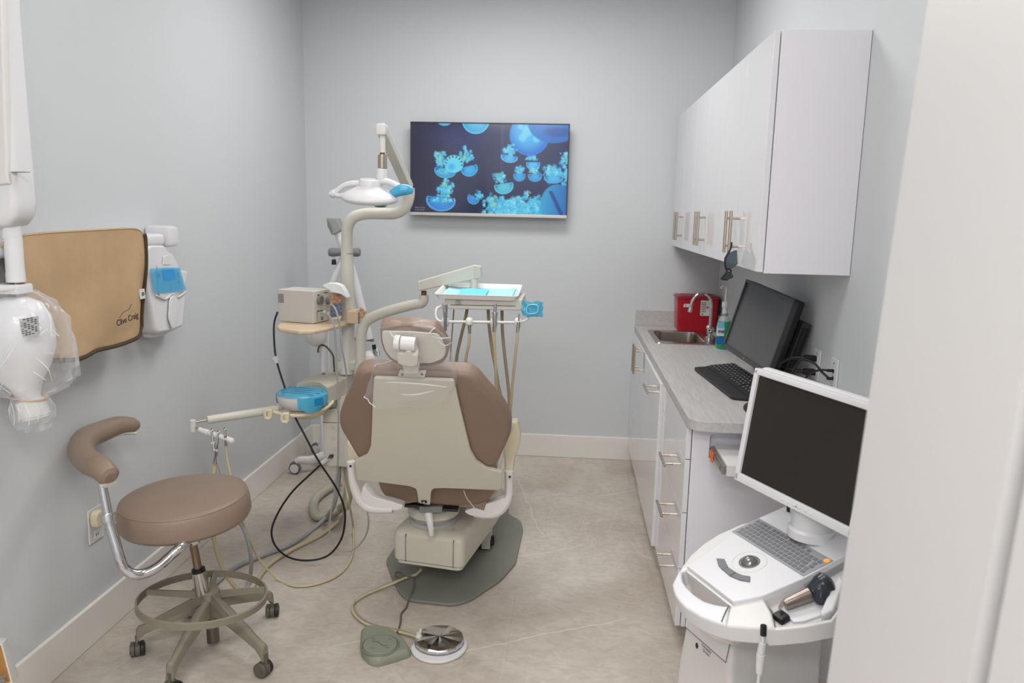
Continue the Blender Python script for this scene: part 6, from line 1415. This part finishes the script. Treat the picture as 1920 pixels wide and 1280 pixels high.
t2 = hose('grey_cable', 'dark grey cord running from the chair base to the grey-green foot pedal', 'cord', ((1.13,-1.887,0.06),(1.108,-1.901,0.035),(1.068,-1.905,0.035),(1.037,-1.912,0.032),(1.012,-1.884,0.03),(1.012,-1.858,0.03),(1.032,-1.864,0.032),(1.064,-1.904,0.036),(1.097,-1.917,0.034),(1.112,-1.963,0.026),(1.115,-2.037,0.022),(1.11,-2.07,0.01),(1.11,-2.124,0.006),(1.101,-2.169,0.006),(1.111,-2.225,0.006),(1.117,-2.29,0.008),(1.12,-2.348,0.02)), .0036, mat('dark grey cord', (96, 92, 84), .5), n=8)
t = thing('chrome_foot_control', 'round faceted chrome foot control on a white base', 'foot control', V((1.295,-2.392,0.0)))
cc0 = V((1.291,-2.372,0.0)); cc0.z = 0
bq = [V(p) for p in ((1.195,-2.381,0.003),(1.194,-2.359,0.003),(1.204,-2.332,0.003))]
base = [cc0+V((.107*math.cos(a), .107*math.sin(a)*1.08-.012, .002)) for a in [math.radians(200+k*10) for k in range(28)]]
bp2 = [V((p.x, p.y, .002)) for p in bq]
hull = base+[bp2[2], bp2[1], bp2[0]]
obj('base', MB().prism([V((p.x, p.y, .001)) for p in hull], (0, 0, .012), .004), M_white, t)
obj('gasket', MB().lathe([(0, .012), (.094, .012), (.094, .018), (0, .018)], cc0, seg=40), M_grey, t)
m = MB(); bm_ = m.bm; top_v = bm_.verts.new(cc0+V((0, 0, .040))); n8 = 16; r1 = []; r2 = []; r3 = []
for k in range(n8):
    a = 2*PI*k/n8+.1; z_ = .034 if k % 2 else .031
    r1.append(bm_.verts.new(cc0+V((.09*math.cos(a), .09*math.sin(a), z_)))); r2.append(bm_.verts.new(cc0+V((.094*math.cos(a), .094*math.sin(a), .028)))); r3.append(bm_.verts.new(cc0+V((.094*math.cos(a), .094*math.sin(a), .018))))
for k in range(n8):
    k2 = (k+1) % n8; bm_.faces.new((top_v, r1[k], r1[k2])); bm_.faces.new((r1[k], r2[k], r2[k2], r1[k2])); bm_.faces.new((r2[k], r3[k], r3[k2], r2[k2]))
obj('pedal_disc', m, M_chrome, t, smooth=False)
vc = V((1.212,-2.37,0.02))
m = MB(); m.lathe([(0, 0), (.016, 0), (.016, .018), (.011, .024), (.009, .034), (0, .035)], (vc.x, vc.y, .01), seg=16); m.cyl((vc.x, vc.y, .03), (vc.x+.004, vc.y+.018, .05), .004)
obj('valve', m, M_shell2, t)
hp0 = ((1.131,-1.904,0.07),(1.104,-1.883,0.035),(1.069,-1.908,0.032),(1.023,-1.957,0.028),(0.968,-1.982,0.012),(0.92,-2.041,0.01),(0.893,-2.103,0.01),(0.893,-2.152,0.01),(0.914,-2.198,0.01),(0.961,-2.253,0.01),(1.018,-2.288,0.01),(1.076,-2.304,0.01),(1.129,-2.316,0.01),(1.172,-2.333,0.012),(1.205,-2.361,0.02))
hose('beige_hose', 'beige twin hose lying from the chair base to the chrome foot control', 'hose', hp0, .0055, M_hose, n=10)
obj('second_tube', MB().tube([V(p)+V((.002, .011 if 2 < i < 13 else .002, .001)) for i, p in enumerate(hp0)], .0046, 8), M_hosed, bpy.data.objects[ORGLAST] if False else [o for o in bpy.data.objects if o.name.startswith('beige_hose')][-1])

# ================================================================ scanner cart
cO = V((2.31, -2.85, .75)); cE1 = V((.424, -.906, 0)).normalized(); cH = V((-.906, -.424, 0)).normalized()
ca_s, ca_c = math.sin(.314), math.cos(.314)
cE2 = cH*ca_c-V((0, 0, ca_s)); cN = cH*ca_s+V((0, 0, ca_c))
FC = Matrix(((cE1.x, cE2.x, cN.x, cO.x), (cE1.y, cE2.y, cN.y, cO.y), (cE1.z, cE2.z, cN.z, cO.z), (0, 0, 0, 1)))     # tilted deck: x along, y towards the user, z up
FV = Matrix(((cE1.x, cH.x, 0, cO.x), (cE1.y, cH.y, 0, cO.y), (0, 0, 1, 0), (0, 0, 0, 1)))                         # upright frame
t = thing('scanner_cart', 'white dental scanner cart with trackball, keypad and black screen by the doorway', 'scanner cart', FV @ V((.2, .15, 0)))
def dk_(pts, z): return [V((a, b, z)) for a, b in pts]
deck = ((0.008,-0.095),(-0.007,-0.012),(-0.027,0.045),(-0.033,0.122),(-0.024,0.183),(-0.004,0.241),(0.024,0.289),(0.041,0.31),(0.047,0.3),(0.046,0.283),(0.254,0.285),(0.253,0.297),(0.303,0.347),(0.341,0.314),(0.374,0.281),(0.386,0.265),(0.336,0.235),(0.286,0.217),(0.299,0.104),(0.298,-0.042),(0.3,-0.121),(0.272,-0.13))
crd = ((0.256,0.199),(0.305,0.211),(0.355,0.244),(0.389,0.19),(0.417,0.129),(0.39,0.063),(0.359,-0.018),(0.304,-0.098),(0.266,-0.067),(0.268,0.082))
obj('deck', MB(FC).prism(dk_(deck, -.052), (0, 0, .048), .006), M_white, t, angle=50)
band = ((0.04,0.309),(0.076,0.354),(0.104,0.368),(0.126,0.375),(0.153,0.38),(0.182,0.382),(0.24,0.374),(0.283,0.358),(0.306,0.345),(0.253,0.297),(0.243,0.307),(0.22,0.321),(0.192,0.332),(0.156,0.335),(0.121,0.333),(0.086,0.326),(0.06,0.312),(0.047,0.299))
obj('cradle_deck', MB(FC).prism(dk_(crd, -.058), (0, 0, .026), .004), M_white, t, angle=50)
obj('side_lip', MB(FC).prism(dk_(((0.372,0.284),(0.386,0.266),(0.421,0.212),(0.448,0.152),(0.421,0.087),(0.414,0.089),(0.439,0.149),(0.412,0.204),(0.384,0.251),(0.369,0.269),(0.365,0.276)), -.056), (0, 0, .047), .004), M_white, t, angle=60)
obj('handle_bumper', MB(FC).prism(dk_(band, -.05), (0, 0, .05), .010, 3), M_white2, t, angle=60)
obj('bumper_seam', MB(FC).tube([V((a, b, .0015)) for a, b in ((0.254,0.299),(0.265,0.316),(0.278,0.333),(0.29,0.348))], .0016, 6), M_gap, t)
obj('recess_wall', MB(FC).prism(dk_(((0.046,0.283),(0.254,0.285),(0.258,0.292),(0.051,0.291)), -.10), (0, 0, .094)), M_white, t)
obj('recess_floor', MB(FC).prism(dk_(((0.035,0.306),(0.258,0.288),(0.248,0.311),(0.198,0.336),(0.132,0.339),(0.075,0.328)), -.115), (0, 0, .006)), mat('warm white plastic', (216, 208, 202), .4), t)
panel = ((-0.002,-0.002),(0.005,0.094),(0.036,0.221),(0.045,0.283),(0.253,0.284),(0.285,0.216),(0.299,0.104),(0.298,-0.042),(0.299,-0.093),(0.245,-0.113),(0.006,-0.096))
panel = [(a, b) for a, b in panel]
obj('top_panel', MB(FC).prism(dk_(panel, -.045), (0, 0, .051), .003), M_white2, t)
kbp = obj('keypad_panel', MB(FC).prism([V(p) for p in ((0, 0, .006), (.297, 0, .006), (.293, .096, .006), (.0, .096, .006))], (0, 0, .0016)), M_keyg, t, label='grey membrane keypad')
# keys of the membrane: six rows
ky = [.008, .022, .036, .050, .064, .078]
for r_ in range(6):
    n = 17 if r_ else 14
    for k in range(n):
        x = .010+k*.0162+(.004*(k//4) if r_ == 0 else 0)+(.003 if r_ % 2 else 0)
        if x > .278: break
        w_ = .0115
        if r_ == 5 and 5 <= k <= 9:
            if k > 5: continue
            w_ = .0115+.0162*4
        if r_ in (2, 3) and k in (14,): w_ = .022
        if r_ in (2, 3) and k == 15: continue
        if r_ == 0 and k == 13: continue
        obj('key', MB(FC).box((x+w_/2, ky[r_]+.005, .0082), (w_, .0100, .0012)), M_keyd, kbp)
        obj('key', MB(FC).box((x+w_/2, ky[r_]+.005, .0089), (min(w_*.4, .005), .0036, .0004)), M_keyg, kbp) if False else None
obj('power_button', MB(FC).lathe([(0, 0), (.0075, 0), (.0075, .0015), (0, .0015)], (.286, .012, .0076), (0, 0, 1), 18), mat('orange lit button', (240, 150, 50), .4, emit=(255, 150, 40), estr=.6), kbp)
tb0 = V((0.15, 0.152, .006))
obj('trackball_ring', MB(FC).torus(tb0, .046, .0014, seg=40, rs=6), M_white, t)
obj('trackball_rim', MB(FC).torus(tb0, .026, .0025, seg=36, rs=8), M_grey, t)
obj('trackball', MB(FC).ell(tb0-V((0, 0, .006)), (.024, .024, .022)), mat('dark metallic ball', (128, 128, 130), .22, metal=.6), t)
for q in (((0.078,0.207),(0.096,0.193),(0.133,0.208),(0.131,0.226),(0.108,0.222)), ((0.134,0.208),(0.164,0.207),(0.167,0.228),(0.131,0.225)), ((0.166,0.207),(0.186,0.203),(0.205,0.192),(0.221,0.206),(0.198,0.22),(0.169,0.227))):
    obj('mouse_button', MB(FC).prism([V((a, b, .004)) for a, b in q], (0, 0, .006), .0015), M_keyd, t)
# body
bF = .2
def vq(a, b, z): return FV @ V((a, b, z))
m = MB(); yb = -.12
def sec2(z, a0, a1, b): return rnd([vq(a0, b, z), vq(a1, b, z), vq(a1, yb, z), vq(a0, yb, z)], .02, 4)
m.loft([sec2(.10, -.085, .185, bF+.0), sec2(.3, -.072, .175, bF), sec2(.45, -.045, .17, bF), sec2(.60, -.03, .165, bF), sec2(.66, -.02, .16, bF)])
bd = obj('body', m, M_white, t, angle=50)
obj('base', MB(FV).box((.05, .04, .09), (.34, .40, .06), .02), M_grey, t)
for a_, b_2 in ((-.09, -.12), (.2, -.12), (-.09, .2), (.2, .2)):
    c = vq(a_, b_2, .03); obj('caster', MB().cyl(c+V((-.012, 0, 0)), c+V((.012, 0, 0)), .03, e=.004), M_black2, t)
dr = ((-0.037,0.484),(-0.042,0.427),(0.154,0.428),(0.167,0.502),(0.042,0.499))
obj('front_drawer', MB(FV).prism([V((a, bF+.0005, z)) for a, z in dr], (0, .002, 0)), M_white, t)
obj('drawer_seam', MB(FV).tube([V((a, bF+.0026, z)) for a, z in ((-0.041,0.472),(-0.042,0.427),(0.154,0.428),(0.167,0.502),(0.047,0.498))], .0012, 5, smooth=False), M_gap, t)
lg = ((0.019,0.397),(0.033,0.409),(0.067,0.405))
obj('logo_mark', MB(FV).ell((lg[0][0], bF+.002, lg[0][1]+.004), (.006, .001, .009)), M_ink, t)
q0 = vq(lg[2][0]-.003, bF+.002, lg[2][1]+.006)
text('brand_text', 'Dentsply\nSirona', .0125, M_grey, t, q0, cE1, (0, 0, 1), ext=.0002)
# wand holder on the right side, the wand and its cable
hq = ((0.304,0.175),(0.311,0.118),(0.311,0.036),(0.336,0.027),(0.387,0.085),(0.398,0.144),(0.388,0.186),(0.374,0.205),(0.346,0.202))
obj('wand_cradle', MB(FC).prism([V((a, b, -.033)) for a, b in hq], (0, 0, .008), .002), M_white2, t)
cw_ = ((0.342,0.026),(0.365,0.035),(0.427,0.127),(0.426,0.159),(0.415,0.155),(0.368,0.081),(0.352,0.049))
obj('cradle_wing', MB(FC).prism([V((a, b, -.035)) for a, b in cw_], (0, 0, .035), .005), M_white2, t)
wd0 = thing('scanner_wand', 'steel handheld scanner wand with a black grip resting in the cart cradle', 'scanner wand', FC @ V((.33, .17, 0)))
w0, w1, w2, w3 = [FC @ V((a, b, z)) for (a, b), z in zip(((0.327,0.209),(0.33,0.19),(0.344,0.123),(0.347,0.087)), (-.012, -.010, -.006, .0))]
obj('barrel', MB().tube([w1, w1.lerp(w2, .5), w2], [.014, .0165, .0185], 18, flat=(1, .9, (0, 0, 1))), mat('satin titanium', (150, 138, 130), .28, metal=.9), wd0)
obj('tip', MB().prism([w0+cE1*.002-cE2*.014, w0+cE1*.012+cE2*.006, w1+cE2*.006, w1-cE2*.018], cN*.016, .004), mat('pale tip', (200, 190, 180), .3), wd0)
obj('tip_socket', MB(FC).box((0.345, 0.216, -.024), (.035, .03, .02), .006), M_black, wd0)
w4, w5 = [FC @ V((a, b, -.006)) for a, b in ((0.338,0.085),(0.375,0.118))]
obj('grip', MB().tube([w2.lerp(w3, .1), w3, w3+(w3-w2)*.45, w3+(w3-w2)*.75], [.02, .030, .031, .016], 18, flat=(1, .95, (0, 0, 1))), mat('dark slate plastic', (40, 44, 52), .25), wd0, angle=60)
obj('grip_tail', MB().tube([w3, w3.lerp(w5, .7), w5+(w5-w3)*.15], [.026, .022, .012], 14), mat('dark slate plastic', (40, 44, 52), .25), wd0)
cd = thing('scanner_cable', 'white cable with a grey connector hanging below the cart deck', 'cable', (2.215,-3.32,0.666))
k_ = [V(p) for p in ((2.221,-3.3,0.666),(2.222,-3.3,0.641),(2.222,-3.3,0.622),(2.22,-3.3,0.593),(2.22,-3.3,0.541),(2.219,-3.3,0.488),(2.22,-3.3,0.431))]
obj('strain_relief', MB().cyl(k_[0], k_[1], .0075), M_black, cd)
obj('cord', MB().tube(k_[1:], [.004, .004, .004, .004, .0045, .0045], 10), M_white, cd)
obj('connector', MB().cyl(k_[2], k_[3], .0085, .0095, .002), mat('pale grey connector', (204, 206, 208), .4), cd)
obj('connector', MB().cyl(k_[3], k_[4], .0105, .0085, .002), M_white, cd)
# monitor of the cart
sT, sB, sR, sRb = [V(p) for p in ((2.281,-2.803,1.176),(2.271,-2.852,0.883),(2.488,-3.137,1.157),(2.444,-3.187,0.875))]
ex = ((sR-sT)+(sRb-sB)).normalized(); ez = (sT-sB).normalized(); ey = ez.cross(ex).normalized(); ez = ex.cross(ey).normalized()
Wm, Hm = (sR-sT).length, ((sT-sB).length+(sR-sRb).length)/2
cm = (sT+sB+sR+sRb)/4
print('MON2', Wm, Hm, tuple(cm))
mon = obj('monitor_housing', MB(FR(cm, ex, ey, ez)).box((0, .028, 0), (Wm+.036, .038, Hm+.046), .012), M_white2, t)
FM2 = FR(cm, ex, ey, ez)
fr = MB(FM2); bz = .018
fr.box((0, .001, Hm/2+bz*.5), (Wm+2*bz, .026, bz), .004); fr.box((0, .001, -Hm/2-.013), (Wm+2*bz, .026, .026), .004)
for s_ in (-1, 1): fr.box((s_*(Wm/2+bz*.5), .001, -.004), (bz, .026, Hm+.04), .004)
obj('bezel', fr, M_white2, mon)
obj('screen', MB(FM2).box((0, .004, 0), (Wm+.002, .016, Hm+.002)), M_scr2, mon)
for k in range(6): obj('button', MB(FM2).ell((-.02+k*.02, -.0125, -Hm/2-.013), (.005, .002, .003), seg=12), M_white, mon)
obj('status_light', MB(FM2).box((.03, -.0135, -Hm/2-.013), (.003, .001, .002)), M_ink, mon)
sb0 = FC @ V((.165, -.045, .006))
sm = MB(); sm.lathe([(0, 0), (.062, 0), (.062, .022), (.056, .028), (0, .028)], (sb0.x, sb0.y, sb0.z-.006), seg=36); sm.lathe([(0, .02), (.054, .02), (.056, .07), (.05, .076), (0, .078)], (sb0.x, sb0.y, sb0.z), seg=36)
obj('monitor_stand', sm, M_white2, t)
nk = cm+ey*.06
obj('monitor_neck', MB().tube([V((sb0.x+.015, sb0.y, sb0.z+.06)), V((nk.x, nk.y, sb0.z+.12)), nk], .025, 12), M_white, t)
obj('monitor_cable', MB().tube([V(p) for p in ((2.39,-2.847,0.803),(2.391,-2.85,0.786),(2.41,-2.806,0.736))], .005, 8), M_black, t)
